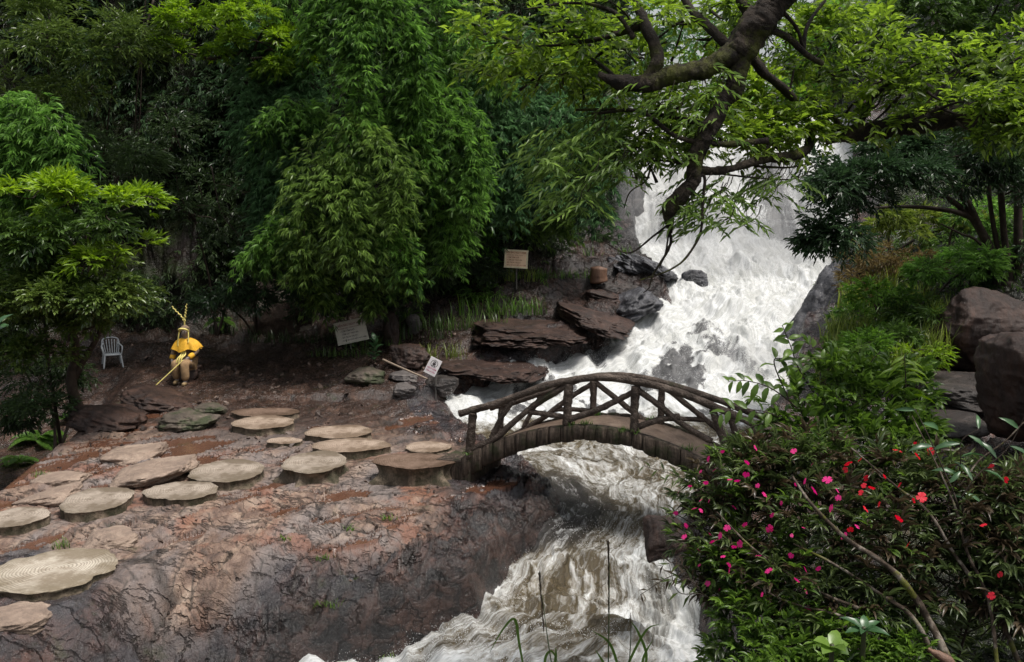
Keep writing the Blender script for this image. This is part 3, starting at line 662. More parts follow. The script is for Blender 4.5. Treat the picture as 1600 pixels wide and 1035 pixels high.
# ------------------------------------------------------------------ rocks
def rockmat(name, cols, wet=.35, moss=.0, scale=1.0, stripe=(1, 1, 1)):
    g = NB(name); v = g.coord('Object', tuple(scale * s for s in stripe)); v0 = g.coord('Object')
    n = g.noise(v, 2.4, 8, .68, .6); nf = g.noise(v, 14, 8, .72); n3 = g.noise(v0, 50, 5, .7)
    c = g.ramp(n, [(.3, cols[0]), (.5, cols[1]), (.68, cols[2])])
    c = g.mix(.4, c, g.ramp(nf, [(.3, (.2, .2, .2)), (.7, (.8, .8, .8))]), 'OVERLAY')
    if moss: c = g.mix(g.ramp(g.noise(v0, 1.8, 7, .7), [(.62 - moss * .3, 0.0), (.72 - moss * .3, .85)]), c, (.03, .045, .012))
    r = g.mapr(nf, .3, .7, wet - .12, wet + .25)
    return g.out(g.bsdf(c, r, g.bump(g.math('ADD', nf, g.math('MULTIPLY', n3, .3)), .9, .05), .5))
RM = dict(dark=rockmat('dark_wet_rock', ((.012, .010, .010), (.035, .028, .025), (.08, .062, .055)), .3),
          brown=rockmat('brown_rock', ((.010, .005, .004), (.034, .017, .012), (.085, .045, .032)), .42, stripe=(1, 1, .35)),
          grey=rockmat('grey_rock', ((.05, .045, .045), (.12, .105, .10), (.21, .185, .17)), .5),
          blue=rockmat('slick_bluish_rock', ((.02, .02, .024), (.06, .06, .068), (.14, .14, .155)), .25, stripe=(1, .4, 1)),
          pale=rockmat('pale_rock', ((.17, .125, .10), (.30, .22, .17), (.42, .32, .25)), .7),
          moss=rockmat('mossy_rock', ((.035, .028, .022), (.10, .078, .06), (.21, .165, .13)), .6, .5))
def rock(name, label, px, py, hw, hh, D, mat, seed, dep=1.0, cuts=9, sub=5, rotz=0.0, group=None, cat='rock', flat=1.0, sharp=16, tilt=0.0, rough=1.0):
    """rock whose outline is centred on px,py with half sizes in pixels at distance D"""
    rr = np.random.default_rng(seed); V, Fc = ico(sub)
    nrm = rr.normal(size=(cuts, 3)); nrm /= np.linalg.norm(nrm, axis=1)[:, None]; nrm = np.vstack([nrm, [[0, 0, 1], [0, -1, .2], [1, 0, 0], [-1, 0, 0], [0, 0, -1], [0, 1, 0]]])
    dd = rr.uniform(.72, 1.0, len(nrm)); dd[-6:] = [.9 * flat, .9, .95, .95, 1, 1]
    dot = V @ nrm.T; q = np.where(dot > .05, dd / np.maximum(dot, .05), 9.0)
    r = -np.log(np.sum(np.exp(-sharp * np.minimum(q, 3)), 1)) / sharp
    d = V * r[:, None]; s = seed * 1.37
    w = .12 * fbm(d[:, 0] * 1.6 + s, d[:, 1] * 1.6, d[:, 2] * 1.6, oct=4, seed=seed) + .09 * ridged(d[:, 0] * 3 + s, d[:, 1] * 3, d[:, 2] * 5, oct=4, seed=seed)
    d = d * (1 + rough * w)[:, None]
    if D < 30 and py > 480 and px < 1000:
        qg = onground(px, py + hh * .75)
        if abs(qg[1] / D - 1) < .3: D = qg[1] + hw * dep * .45 * qg[1] / F
    c = P(px, py, D); k = D / F; sc = np.array([hw * k, hw * k * dep, hh * k * 1.04])
    d = d * sc; ca, sa = math.cos(tilt), math.sin(tilt); d = np.stack([d[:, 0] * ca + d[:, 2] * sa, d[:, 1], -d[:, 0] * sa + d[:, 2] * ca], -1)
    zmin = d[:, 2].min()
    o = link(name, mesh_np(name, d - [0, 0, zmin], Fc, [RM[mat]], True), None, (c[0], c[1], c[2] + zmin))
    o.rotation_euler = (0, 0, rotz)
    return tag(o, label, cat, group)
rock('boulder', 'huge smooth dark boulder cut by the right picture edge', 1634, 612, 86, 92, 15.5, 'brown', 3, 1.1, cuts=5, sharp=4.0, sub=6, rough=.9)
rock('boulder', 'big brown block of rock with streaked upright face under the right-hand tree', 1535, 512, 78, 66, 20.5, 'brown', 8, .9, cuts=10, sub=6, sharp=22, rough=.7)
rock('boulder', 'dark square boulder in the rapids beside the flowering shrub', 1040, 838, 36, 30, 12.2, 'brown', 14, 1.1, cuts=10, sharp=16, flat=.9)
rock('boulder', 'black wet boulder at the foot of the small skull sign', 690, 602, 27, 14, 22.9, 'dark', 21, .9)
rock('boulder', 'pale-topped slab rock in front of the broken pole', 631, 588, 24, 8, 24.0, 'grey', 22, 1.2, flat=.8)
rock('boulder', 'dark low ledge rock left of the broad-leaved plant', 572, 590, 32, 13, 24.2, 'moss', 23, 1.0)
rock('boulder', 'tall upright brown rock between the two lower signs', 610, 518, 13, 30, 26.3, 'brown', 24, .9, cuts=12, rough=2)
rock('boulder', 'rounded grey upright stone leaning in the weeds near the skull sign', 648, 509, 13, 18, 26.6, 'grey', 25, .7, cuts=8, sharp=8, tilt=-.3, rough=1.8)
rock('boulder', 'brown overhanging boulder behind the broken pole', 640, 556, 32, 20, 25.2, 'brown', 26, .9, flat=.8, rough=2, cuts=14)
rock('boulder', 'low lumpy rock between the overhanging boulder and stream shelf', 632, 612, 20, 10, 22.8, 'grey', 27, 1.2)
rock('boulder', 'foam-ringed dark rock in the middle of the cascade', 1083, 437, 20, 15, 31.4, 'blue', 31, .9, rough=1.8)
rock('boulder', 'dark wet rock mass parting the cascade at its left bank', 985, 480, 46, 22, 28.6, 'blue', 32, 1.2, tilt=-.35, rough=2.0, cuts=12)
rock('boulder', 'long slick rock breaking the white water above the bridge railing', 790, 608, 20, 12, 21.9, 'blue', 33, 1.0)
rock('boulder', 'low blue-black rock awash beside the bridge handrail end', 756, 618, 26, 7, 21.6, 'blue', 34, 1.2)
rock('boulder', 'ragged brown ledge rock on the left bank below the tree stump', 965, 450, 44, 16, 30.2, 'dark', 35, 1.2, flat=.8, tilt=.1, rough=1.8, cuts=12)
rock('boulder', 'overhanging dark brown ledge on the left bank', 840, 514, 84, 13, 27.4, 'brown', 136, 2.2, flat=.9, tilt=.06, sub=6, rough=2.4, cuts=16, sharp=8)
rock('boulder', 'second brown ledge, sloping to the white water', 925, 500, 60, 15, 27.9, 'brown', 137, 2.0, flat=.9, tilt=.28, rough=2.4, cuts=16, sharp=8, sub=6)
rock('boulder', 'slick dark slab beside the broken fall edge, above the ragged ledge', 1000, 425, 58, 24, 31.6, 'blue', 138, 1.5, flat=.9, tilt=.45, rough=2.0, cuts=14, sharp=8, sub=6)
rock('boulder', 'dark red-brown rock between tree stump and the sloping ledge', 955, 470, 50, 16, 29.4, 'brown', 139, 1.4, flat=.9, tilt=.2, rough=2.2, cuts=14, sharp=8)
rock('boulder', 'rust-stained sloping shelf rock right of the skull sign', 770, 562, 84, 13, 25.6, 'brown', 140, 2.4, flat=.9, tilt=.05, rough=1.8, cuts=14, sharp=7, sub=6)
rock('boulder', 'steep slick rock face bounding the cascade on its right', 1282, 505, 44, 100, 26.6, 'blue', 38, 1.3, tilt=.55, sub=6, cuts=8, sharp=10, rough=1.6)
rock('boulder', 'grey slanting rock slab high in the right-hand undergrowth', 1490, 395, 60, 16, 26, 'blue', 39, 1.0, tilt=-.55)
rock('boulder', 'flat layered wet slabs below the streaked brown block', 1490, 612, 75, 34, 18.6, 'dark', 40, 1.2, flat=.55, cuts=7, tilt=.05, sub=6)
rock('boulder', 'flat wet ledge at the water path behind the flowers', 1480, 660, 70, 20, 17.2, 'dark', 41, 1.2, flat=.6)
rock('boulder', 'dark shaded rock wall at the left edge of the waterfall', 960, 335, 48, 60, 36, 'dark', 42, 1.0, sub=6)
rock('boulder', 'mossy rounded rock behind the path, below the costumed figure', 292, 660, 48, 15, 19.4, 'moss', 50, .9, cuts=12, rough=1.8)
rock('boulder', 'low pale rock with sandstone top beside the oval stepping stone', 232, 742, 66, 18, 15.9, 'pale', 51, 1.0, flat=.6, tilt=-.14, rough=1.6, cuts=12)
rock('boulder', 'long pale slab left of the low sandstone rock', 200, 712, 50, 15, 17.0, 'pale', 52, .9, flat=.5, tilt=-.12)
rock('boulder', 'flat pale slab at the shelf edge behind the grey stones', 92, 750, 42, 12, 15.4, 'pale', 53, .8, flat=.5, tilt=-.1)
rock('boulder', 'pinkish slab lying between the grey stepping stones', 72, 776, 46, 13, 14.6, 'pale', 54, .8, flat=.5, tilt=-.2)
rock('boulder', 'pale slab in the bottom left corner', 18, 968, 58, 18, 11.0, 'pale', 55, .9, flat=.5)
rock('boulder', 'brown broken rock in front of the farthest stepping stone', 330, 640, 24, 9, 20.8, 'moss', 56, 1.0)
rock('boulder', 'long grey rock the costumed figure rests its feet behind', 255, 628, 62, 15, 21.2, 'brown', 157, 1.0, flat=.9, tilt=.16, cuts=14, rough=2.0, sharp=9)
rock('boulder', 'dark rock the costumed figure sits on', 290, 584, 22, 12, 24.6, 'brown', 58, .7, cuts=4)
rock('boulder', 'mossy brown cleft rock at the left end of the shelf', 165, 655, 56, 22, 19.8, 'brown', 159, 1.0, cuts=14, rough=2.0, sharp=9, tilt=.2)
rock('boulder', 'low brown rock by the notch of the largest pale stone', 178, 838, 40, 14, 13.0, 'pale', 60, 1.0, flat=.5)
# ------------------------------------------------------------------ signs, pole, chair, stump
def plain(name, col, rough=.6, **k): return simple_mat(name, col, rough, **k)
BOARD = plain('weathered_board_paint', (.60, .55, .48), .6, var=.15, scale=4); FRM = plain('board_frame', (.56, .53, .45), .6)
WOODB = plain('tan_board', (.80, .58, .40), .6, var=.12, scale=5); WHITEB = plain('white_board', (.80, .76, .76), .5, var=.08)
POLE = plain('bleached_pole', (.26, .20, .15), .7, scale=20); PIPE = plain('galvanised_post', (.12, .11, .10), .5)
def flatmat(n, c): g = NB(n); return g.out(g.bsdf(c, .6))
RED = flatmat('faded_red_paint', (.20, .03, .03)); BLACK = flatmat('faded_black_paint', (.03, .02, .02)); PINK = flatmat('faded_magenta_paint', (.42, .06, .16)); ORG = flatmat('faded_orange_paint', (.30, .09, .04))
def sign(label, px, py, w, h, D, roll, board, frame, lines, post=True, yaw=0.0, tiltb=-.12, border=.035, name='warning_sign'):
    c = P(px, py, D); gz0 = ground_z(c[0], c[1] + .1)
    root = empty(name, c, label, 'sign'); root.rotation_euler = (tiltb, roll, yaw)
    V, Fq = boxm([0, 0, 0], [w, .025, h]); link('board', mesh_np('board', V, Fq, [board], False), root)
    if frame is not None:
        b = border; ps = [boxm([0, -.018, h / 2 - b / 2], [w + .012, .02, b]), boxm([0, -.018, -h / 2 + b / 2], [w + .012, .02, b]), boxm([-w / 2 + b / 2, -.0185, 0], [b, .019, h - 2 * b]), boxm([w / 2 - b / 2, -.0185, 0], [b, .019, h - 2 * b])]
        V, Fq = join(ps); link('frame', mesh_np('frame', V, Fq, [frame], False), root)
    for txt, x, z, s, m, sx in lines:
        cu = bpy.data.curves.new('lettering', 'FONT'); cu.body = txt; cu.size = s; cu.align_x = 'LEFT'; cu.align_y = 'CENTER'; cu.extrude = .001; cu.offset = s * .012; cu.materials.append(m)
        tmp = bpy.data.objects.new('lettering', cu); COL.objects.link(tmp); me = bpy.data.meshes.new_from_object(tmp.evaluated_get(bpy.context.evaluated_depsgraph_get())); bpy.data.objects.remove(tmp); o = link('lettering', me, root); o.location = (x, -.0155, z); o.rotation_euler = (rad(90), 0, 0); o.scale = (sx, 1, 1)
    if post:
        inv = np.array(root.rotation_euler.to_matrix().inverted()); d = inv @ np.array([0, 0, -1.0]); L = max(.5, c[2] - gz0 + .3)
        a = np.array([0, .05, h * .3]); V, Fq = tube([a, a + d * (L + h * .3)], .022, .022, 8, 4, .1); link('post', mesh_np('post', V, Fq, [PIPE], True), root)
    return root
sign('tilted grey notice board with dark lettering at the foot of the cliff', 549, 518, .86, .62, 25.9, rad(-12.5), BOARD, FRM,
     [('BIỂN BÁO NGUY HIỂM', -.34, .20, .082, RED, .80), ('DANGER AREA - PLEASE NOTICE', -.33, .118, .038, RED, 1.02), ('- CẤM TẮM SUỐI', -.30, .04, .062, BLACK, .85), ('- CẤM LEO TRÈO ĐÁ', -.30, -.045, .062, BLACK, .85),
      ('- ĐÁ TRƠN TRƯỢT', -.30, -.13, .062, BLACK, .85), ('- NƯỚC SÂU CHẢY XIẾT NGUY HIỂM', -.30, -.215, .05, BLACK, .8)])
sign('tan notice board with reddish lettering above the left bank ledges', 806.5, 405, .69, .54, 28.4, rad(3), WOODB, plain('tan_frame', (.70, .60, .42)),
     [('BIỂN BÁO NGUY HIỂM', -.30, .185, .076, ORG, .74), ('DANGER AREA - PLEASE NOTICE', -.29, .11, .036, ORG, .9), ('- CẤM TẮM SUỐI', -.29, .04, .058, ORG, .85), ('- CẤM LEO TRÈO ĐÁ', -.29, -.035, .058, ORG, .85),
      ('- ĐÁ TRƠN TRƯỢT', -.29, -.11, .058, ORG, .85), ('- NƯỚC SÂU CHẢY XIẾT NGUY HIỂM', -.29, -.185, .044, ORG, .78)], border=.05)
s2 = sign('small leaning white sign with skull in a circle and magenta words', 676.5, 573, .285, .40, 21.9, rad(27), WHITEB, None,
          [('NGUY HIỂM', -.118, -.055, .052, PINK, .80), ('CẤM LẠI GẦN', -.12, -.125, .042, PINK, .86)], tiltb=-.05)
th = np.linspace(0, 2 * np.pi, 40, endpoint=False)
ringp = np.stack([.085 * np.cos(th), np.full(40, -.016), .075 + .085 * np.sin(th)], -1); rin = np.stack([.075 * np.cos(th), np.full(40, -.016), .075 + .075 * np.sin(th)], -1)
j = np.arange(40); link('circle_mark', mesh_np('circle_mark', np.vstack([ringp, rin]), np.stack([j, (j + 1) % 40, 40 + (j + 1) % 40, 40 + j], -1), [BLACK], False), s2)
def disc(x, z, rx, rz, y=-.0165, n=20):
    t = np.linspace(0, 2 * np.pi, n, endpoint=False); v = np.vstack([[[x, y, z]], np.stack([x + rx * np.cos(t), np.full(n, y), z + rz * np.sin(t)], -1)])
    jj = np.arange(n); return v, np.stack([np.zeros(n, int), 1 + jj, 1 + (jj + 1) % n], -1)
sk = [disc(0, .098, .036, .034), disc(0, .066, .02, .018, -.0168)]
V, Fq = join(sk); 
bones = []
for sg in (-1, 1):
    R = np.array([[math.cos(.6 * sg), 0, -math.sin(.6 * sg)], [0, 1, 0], [math.sin(.6 * sg), 0, math.cos(.6 * sg)]]); bones.append(boxm([0, -.0165, .042], [.11, .002, .014], R))
link('skull_mark', mesh_np('skull_mark', V, Fq, [BLACK], False), s2); V, Fq = join(bones); link('crossbones_mark', mesh_np('crossbones_mark', V, Fq, [BLACK], False), s2)
V, Fq = join([disc(-.013, .1, .009, .009, -.0175), disc(.013, .1, .009, .009, -.0175)]); link('eye_marks', mesh_np('eye_marks', V, Fq, [WHITEB], False), s2)
def prop_tube(name, label, cat, pts, r, r1, mat, **k):
    pts = np.array(pts); V, Fq = tube(pts, r, r1, **k); o = link(name, mesh_np(name, V - pts[0], Fq, [mat], True), None, pts[0]); return tag(o, label, cat)
prop_tube('broken_pole', 'pale straight pole lying aslant against the rocks by the skull sign', 'pole', [P(598, 562, 22.9), P(634, 578, 22.6), P(669, 593, 22.3)], .028, .022, POLE, rough=.2)
prop_tube('dry_stick', 'thin pale stick poking up behind the tilted grey notice board', 'stick', [P(504, 494, 26.9), P(526, 512, 26.8)], .012, .016, POLE, rough=.2)
# sawn stump on the left bank
V, Fq = tube([P(936, 441, 29.5), P(935, 432, 29.5), P(936, 419, 29.5)], [.27, .265, .26], None, 16, 6, .05, 7)
g = NB('sawn_stump_wood'); v = g.coord('Object', (1, 1, .3)); n = g.noise(v, 9, 7, .7); STW = g.out(g.bsdf(g.ramp(n, [(.3, (.07, .035, .022)), (.6, (.20, .11, .07)), (.8, (.32, .2, .13))]), .6, g.bump(n, .7, .03)))
p0 = P(936, 441, 29.5); tag(link('tree_stump', mesh_np('tree_stump', V - p0, Fq, [STW], True), None, p0), 'short reddish sawn tree stump on the left bank ledge', 'tree stump')
# whitewashed rock at the cliff foot
g = NB('flaking_whitewash'); v = g.coord('Object'); n = g.noise(v, 1.35, 7, .62, .6); nf = g.noise(v, 14, 7, .7)
m_ = g.ramp(n, [(.535, 0.0), (.55, 1.0)]); c = g.mix(m_, g.ramp(nf, [(.3, (.015, .010, .007)), (.7, (.06, .035, .022))]), g.ramp(nf, [(.3, (.22, .19, .15)), (.7, (.34, .30, .25))]))
RM['wash'] = g.out(g.bsdf(c, .75, g.bump(g.math('ADD', nf, m_), .6, .05)))
rock('boulder', 'tall dark rock with patches of flaking whitewash at the cliff foot', 448, 486, 44, 52, 27.0, 'wash', 71, .7, cuts=6)
# plastic garden chair
CH = simple_mat('grey_white_plastic', (.36, .38, .40), .45, var=.12, scale=6)
cc = G(176, 569, .12); cc[2] = ground_z(cc[0], cc[1])
chair = empty('garden_chair', cc, 'grey-white plastic garden chair under the left-hand shrub', 'chair'); chair.rotation_euler = (0, 0, rad(28)); chair.scale = (.90,) * 3
def cadd(n_, parts, par=chair):
    V, Fq = join(parts) if isinstance(parts, list) else parts; o = link(n_, mesh_np(n_, V, Fq, [CH], True), par)
    return o
sv = []; ns = 12
for iy in range(ns + 1):
    for ix in range(ns + 1):
        x = (ix / ns - .5); y = (iy / ns - .5); sv.append([x * (.46 - .05 * (y + .5)), y * .44, .42 - .03 * math.cos(x * 3) * math.cos(y * 2.6) - .03 * (y + .5)])
sv = np.array(sv); k = ns + 1; ff_ = np.array([[a * k + b, a * k + b + 1, (a + 1) * k + b + 1, (a + 1) * k + b] for a in range(ns) for b in range(ns)]); m = len(sv)
edge = sv.copy(); edge[:, 2] -= .03
cadd('seat', (np.vstack([sv, edge]), np.vstack([ff_, ff_[:, ::-1] + m])))
cadd('seat_rim', tube([(-.23, -.22, .41), (0, -.235, .405), (.23, -.22, .41), (.215, 0, .40), (.2, .21, .39), (0, .22, .385), (-.2, .21, .39), (-.215, 0, .40), (-.23, -.22, .41)], .018, .018, 8, 4))
for sx in (-1, 1):
    for sy in (-1, 1): cadd('leg', tube([(sx * .22, sy * .2, .41), (sx * .25, sy * .245 + (.03 if sy > 0 else 0), .2), (sx * .275, sy * .27 + (.05 if sy > 0 else 0), 0)], [.032, .026, .022], None, 8, 6))
    cadd('armrest', tube([(sx * .25, -.21, .40), (sx * .275, -.23, .55), (sx * .285, -.18, .63), (sx * .285, 0, .645), (sx * .26, .2, .66), (sx * .21, .27, .70)], .022, .022, 8, 6))
for t in np.linspace(-1, 1, 6): cadd('back_slat', tube([(t * .15, .21, .40), (t * .18, .26, .60), (t * .20, .31, .84 - .05 * abs(t))], .014, .014, 6, 6))
cadd('back_frame', tube([(-.2, .21, .40), (-.235, .26, .6), (-.23, .31, .8), (-.1, .325, .87), (.1, .325, .87), (.23, .31, .8), (.235, .26, .6), (.2, .21, .40)], .02, .02, 8, 6))

# ------------------------------------------------------------------ the seated costumed person
def skin(name, joints, edges, mat, parent, lvl=2, smooth=True):
    me = bpy.data.meshes.new(name); me.from_pydata([j[0] for j in joints], edges, []); me.update()
    o = bpy.data.objects.new(name, me); COL.objects.link(o)
    md = o.modifiers.new('skin', 'SKIN'); 
    for v_, j in zip(me.skin_vertices[0].data, joints):
        r = j[1]; v_.radius = (r, r) if np.ndim(r) == 0 else r
    me.skin_vertices[0].data[0].use_root = True
    md.use_smooth_shade = True; s_ = o.modifiers.new('sub', 'SUBSURF'); s_.levels = lvl; s_.render_levels = lvl
    dg = bpy.context.evaluated_depsgraph_get(); m2 = bpy.data.meshes.new_from_object(o.evaluated_get(dg)); bpy.data.objects.remove(o)
    m2.materials.clear(); m2.materials.append(mat); m2.name = name
    return link(name, m2, parent)
g = NB('costume_face'); FACE = g.out(g.bsdf((.30, .25, .23), .55))
SKIN = flatmat('darkened_hands', (.15, .12, .13)); SHIRT = simple_mat('striped_brown_fleece', (.20, .14, .095), .85, var=.5, scale=14); TROU = simple_mat('tan_fleece_trousers', (.30, .19, .10), .9, var=.35, scale=9, bd=.03)
YEL = simple_mat('yellow_cloth', (.78, .42, .03), .7, var=.2, scale=9, bd=.02); YELP = simple_mat('pale_yellow_trim', (.80, .68, .22), .6, var=.1); SHOE = simple_mat('tan_boot', (.26, .18, .09), .7)
pf = G(286, 603, .05); gz0 = ground_z(pf[0], pf[1])
K = 1.0
person = empty('person', (pf[0], pf[1] + .25, gz0 - .02), 'seated person in yellow cape and brown fleece costume with tall forked horns', 'person'); person.rotation_euler = (0, 0, rad(-6)); person.scale = (1.03,) * 3
# y negative faces the camera; left in picture is x negative
J = [((0, .12, .50), .15), ((0, .13, .66), .135), ((0, .12, .84), .145), ((0, .10, .98), .13), ((0, .085, 1.06), .06), ((0, .075, 1.12), .058), ((0, .055, 1.20), .095), ((0, .05, 1.29), .10), ((0, .06, 1.36), .07),
     ((-.19, .11, .98), .07), ((-.30, .09, .80), .055), ((-.33, .0, .60), .042), ((-.30, -.06, .48), .034),
     ((.19, .11, .98), .07), ((.30, .06, .78), .055), ((.20, -.14, .66), .042), ((.09, -.20, .60), .034),
     ((-.11, .06, .46), .11), ((-.17, -.22, .50), .095), ((-.16, -.20, .26), .07), ((-.15, -.17, .08), .05), ((-.16, -.28, .04), .042),
     ((.11, .06, .46), .11), ((.13, -.34, .53), .095), ((.15, -.36, .27), .07), ((.14, -.34, .08), .05), ((.14, -.47, .04), .042)]
E = [(0, 1), (1, 2), (2, 3), (3, 4), (4, 5), (5, 6), (6, 7), (7, 8), (3, 9), (9, 10), (10, 11), (11, 12), (3, 13), (13, 14), (14, 15), (15, 16), (0, 17), (17, 18), (18, 19), (19, 20), (20, 21), (0, 22), (22, 23), (23, 24), (24, 25), (25, 26)]
body = skin('body', J, E, FACE, person)
def P3(*a): return tuple(a)
# hands with five fingers
def hand(w_, dirv, sidev, name='hand'):
    w_ = np.array(w_); d = np.array(dirv); d = d / np.linalg.norm(d); s_ = np.array(sidev); s_ = s_ - d * np.dot(s_, d); s_ /= np.linalg.norm(s_); n_ = np.cross(d, s_)
    j = [(tuple(w_), .026), (tuple(w_ + d * .05), (.032, .02)), (tuple(w_ + d * .085), (.034, .017))]; e = [(0, 1), (1, 2)]
    for q, (o_, L) in enumerate(((-.027, .06), (-.009, .072), (.009, .067), (.027, .052))):
        a = w_ + d * .09 + s_ * o_; b_ = a + d * L * .5 - n_ * .012; c_ = b_ + d * L * .25 - n_ * L * .45
        k_ = len(j); j += [(tuple(a), .0105), (tuple(b_), .0095), (tuple(c_), .008)]; e += [(2, k_), (k_, k_ + 1), (k_ + 1, k_ + 2)]
    a = w_ + d * .04 - s_ * .034; b_ = a + d * .03 - s_ * .018 - n_ * .02; k_ = len(j); j += [(tuple(a), .012), (tuple(b_), .010)]; e += [(1, k_), (k_, k_ + 1)]
    return skin(name, j, e, SKIN, person, 1)
hand((-.30, -.06, .48), (0, -.35, -.9), (1, 0, 0)); hand((.09, -.20, .60), (-.8, -.45, -.35), (0, -.3, 1))
skin('jacket', [((0, .12, .52), .17), ((0, .13, .68), .158), ((0, .12, .86), .165), ((0, .10, .985), .14), ((-.19, .11, .98), .085), ((-.30, .09, .80), .07), ((-.33, .0, .61), .058), ((.19, .11, .98), .085), ((.30, .06, .78), .07), ((.20, -.14, .665), .058)],
     [(0, 1), (1, 2), (2, 3), (3, 4), (4, 5), (5, 6), (3, 7), (7, 8), (8, 9)], SHIRT, person)
skin('trousers', [((0, .12, .50), .17), ((-.11, .06, .47), .13), ((-.17, -.22, .51), .115), ((-.16, -.20, .27), .10), ((-.15, -.17, .10), .095), ((.11, .06, .47), .13), ((.13, -.34, .54), .115), ((.15, -.36, .28), .105), ((.14, -.35, .10), .105)],
     [(0, 1), (1, 2), (2, 3), (3, 4), (0, 5), (5, 6), (6, 7), (7, 8)], TROU, person)
for sx, y in ((-.155, -.17), (.14, -.34)): skin('boot', [((sx, y + .03, .07), .055), ((sx, y - .06, .05), .055), ((sx, y - .17, .035), .042)], [(0, 1), (1, 2)], SHOE, person)
for (a, b_) in (((-.315, .05, .68), (-.33, -.01, .585)), ((.245, -.06, .715), (.175, -.15, .65))):
    V, Fq = tube([a, tuple((np.array(a) + b_) / 2), b_], [.062, .068, .06], None, 14, 5, .1, 3); link('cuff', mesh_np('cuff', V, Fq, [YEL], True), person)
# cape: flared collar over the shoulders
th = np.linspace(0, 2 * np.pi, 64, endpoint=False); rings = []
for t in np.linspace(0, 1, 10):
    rx = .09 + .285 * t ** .75; ry = .085 + .165 * t ** .8; fold = 1 + .08 * t * np.sin(th * 8 + 1.3) + .05 * t * np.sin(th * 13)
    z = 1.085 - .05 * t - .20 * t ** 2 + .035 * t * np.cos(th * 5) - .05 * t * np.exp(-((th - 1.5 * np.pi) / .5) ** 2)
    rings.append(np.stack([rx * fold * np.cos(th), .10 + ry * fold * np.sin(th), z], -1))
V = np.concatenate(rings); i2 = np.arange(9)[:, None] * 64; j2 = np.arange(64)[None, :]; k2 = (j2 + 1) % 64
Fq = np.stack([i2 + j2, i2 + 64 + j2, i2 + 64 + k2, i2 + k2], -1).reshape(-1, 4); link('cape', mesh_np('cape', V, Fq, [YEL], True), person)
for q_ in (0, 1, 2): V, Fq = tube([(-.02 + .02 * q_, -.08, .84), (-.03 + .05 * q_, -.13, .72), (-.08 + .05 * q_, -.24, .63), (-.10 + .06 * q_, -.27, .54 - .03 * q_)], .020, .014, 7, 6, .3, q_); link('sash', mesh_np('sash', V, Fq, [YELP], True), person)
# hood with pale band, ear lappets, forked horns
V, Fc = ico(3); keep = (V[:, 1] > -.35) | (V[:, 2] > .35); Vh = V * [.115, .125, .135] + [0, .065, 1.275]
fk = keep[Fc].all(1); link('hood', mesh_np('hood', Vh, Fc[fk], [SHIRT], True), person)
V, Fq = tube([(-.112, .0, 1.27), (-.09, -.065, 1.315), (0, -.09, 1.335), (.09, -.065, 1.315), (.112, .0, 1.27)], .024, .024, 8, 6); link('headband', mesh_np('headband', V, Fq, [YELP], True), person)
for sx in (-1, 1): V, Fq = tube([(sx * .112, -.0, 1.27), (sx * .125, -.03, 1.16), (sx * .13, -.06, 1.02), (sx * .125, -.08, .90 if sx < 0 else 1.0)], .018, .012, 8, 6); link('lappet', mesh_np('lappet', V, Fq, [YELP], True), person)
for sx in (-1, 1):
    V, Fq = disc(sx * .034, 1.262, .017, .010, -.052, 12); link('eye', mesh_np('eye', V, Fq[:, ::-1], [BLACK], False), person)
V, Fq = tube([(0, -.035, 1.265), (0, -.065, 1.225), (0, -.058, 1.215)], [.010, .017, .012], None, 8, 4); link('nose', mesh_np('nose', V, Fq, [FACE], True), person)
V, Fq = tube([(-.028, -.048, 1.183), (0, -.056, 1.180), (.028, -.048, 1.183)], [.004, .008, .004], None, 6, 4); link('mouth', mesh_np('mouth', V, Fq, [flatmat('lips', (.10, .05, .05))], True), person)
def horn(pts, n_=26):
    c = smooth_path(pts, 9); s_ = np.linspace(0, 1, len(c)); c = c + np.stack([.014 * np.sin(s_ * 34), .012 * np.cos(s_ * 34), 0 * s_], -1)
    return tube(c, .019, .012, 8, 1, .3, 2, smooth=False)
V, Fq = join([tube([(0, .06, 1.38), (.0, .06, 1.50)], .014, .02, 8, 5), horn([(0, .06, 1.49), (-.07, .06, 1.62), (-.19, .06, 1.74), (-.30, .06, 1.86)]), horn([(0, .06, 1.49), (.03, .06, 1.66), (.055, .06, 1.78), (.07, .06, 1.92)])])
link('horns', mesh_np('horns', V, Fq, [YELP], True), person)
M = Matrix.Translation(person.location) @ person.rotation_euler.to_matrix().to_4x4() @ Matrix.Scale(1.03, 4)
pa = np.array(M @ Vector((.07, -.26, .60))); pb = G(243, 603, .12)
prop_tube('walking_stick', 'yellow stick held by the costumed person, its tip on the rock', 'stick', [pa, (pa + pb) / 2, pb], .016, .012, YELP, sides=6)
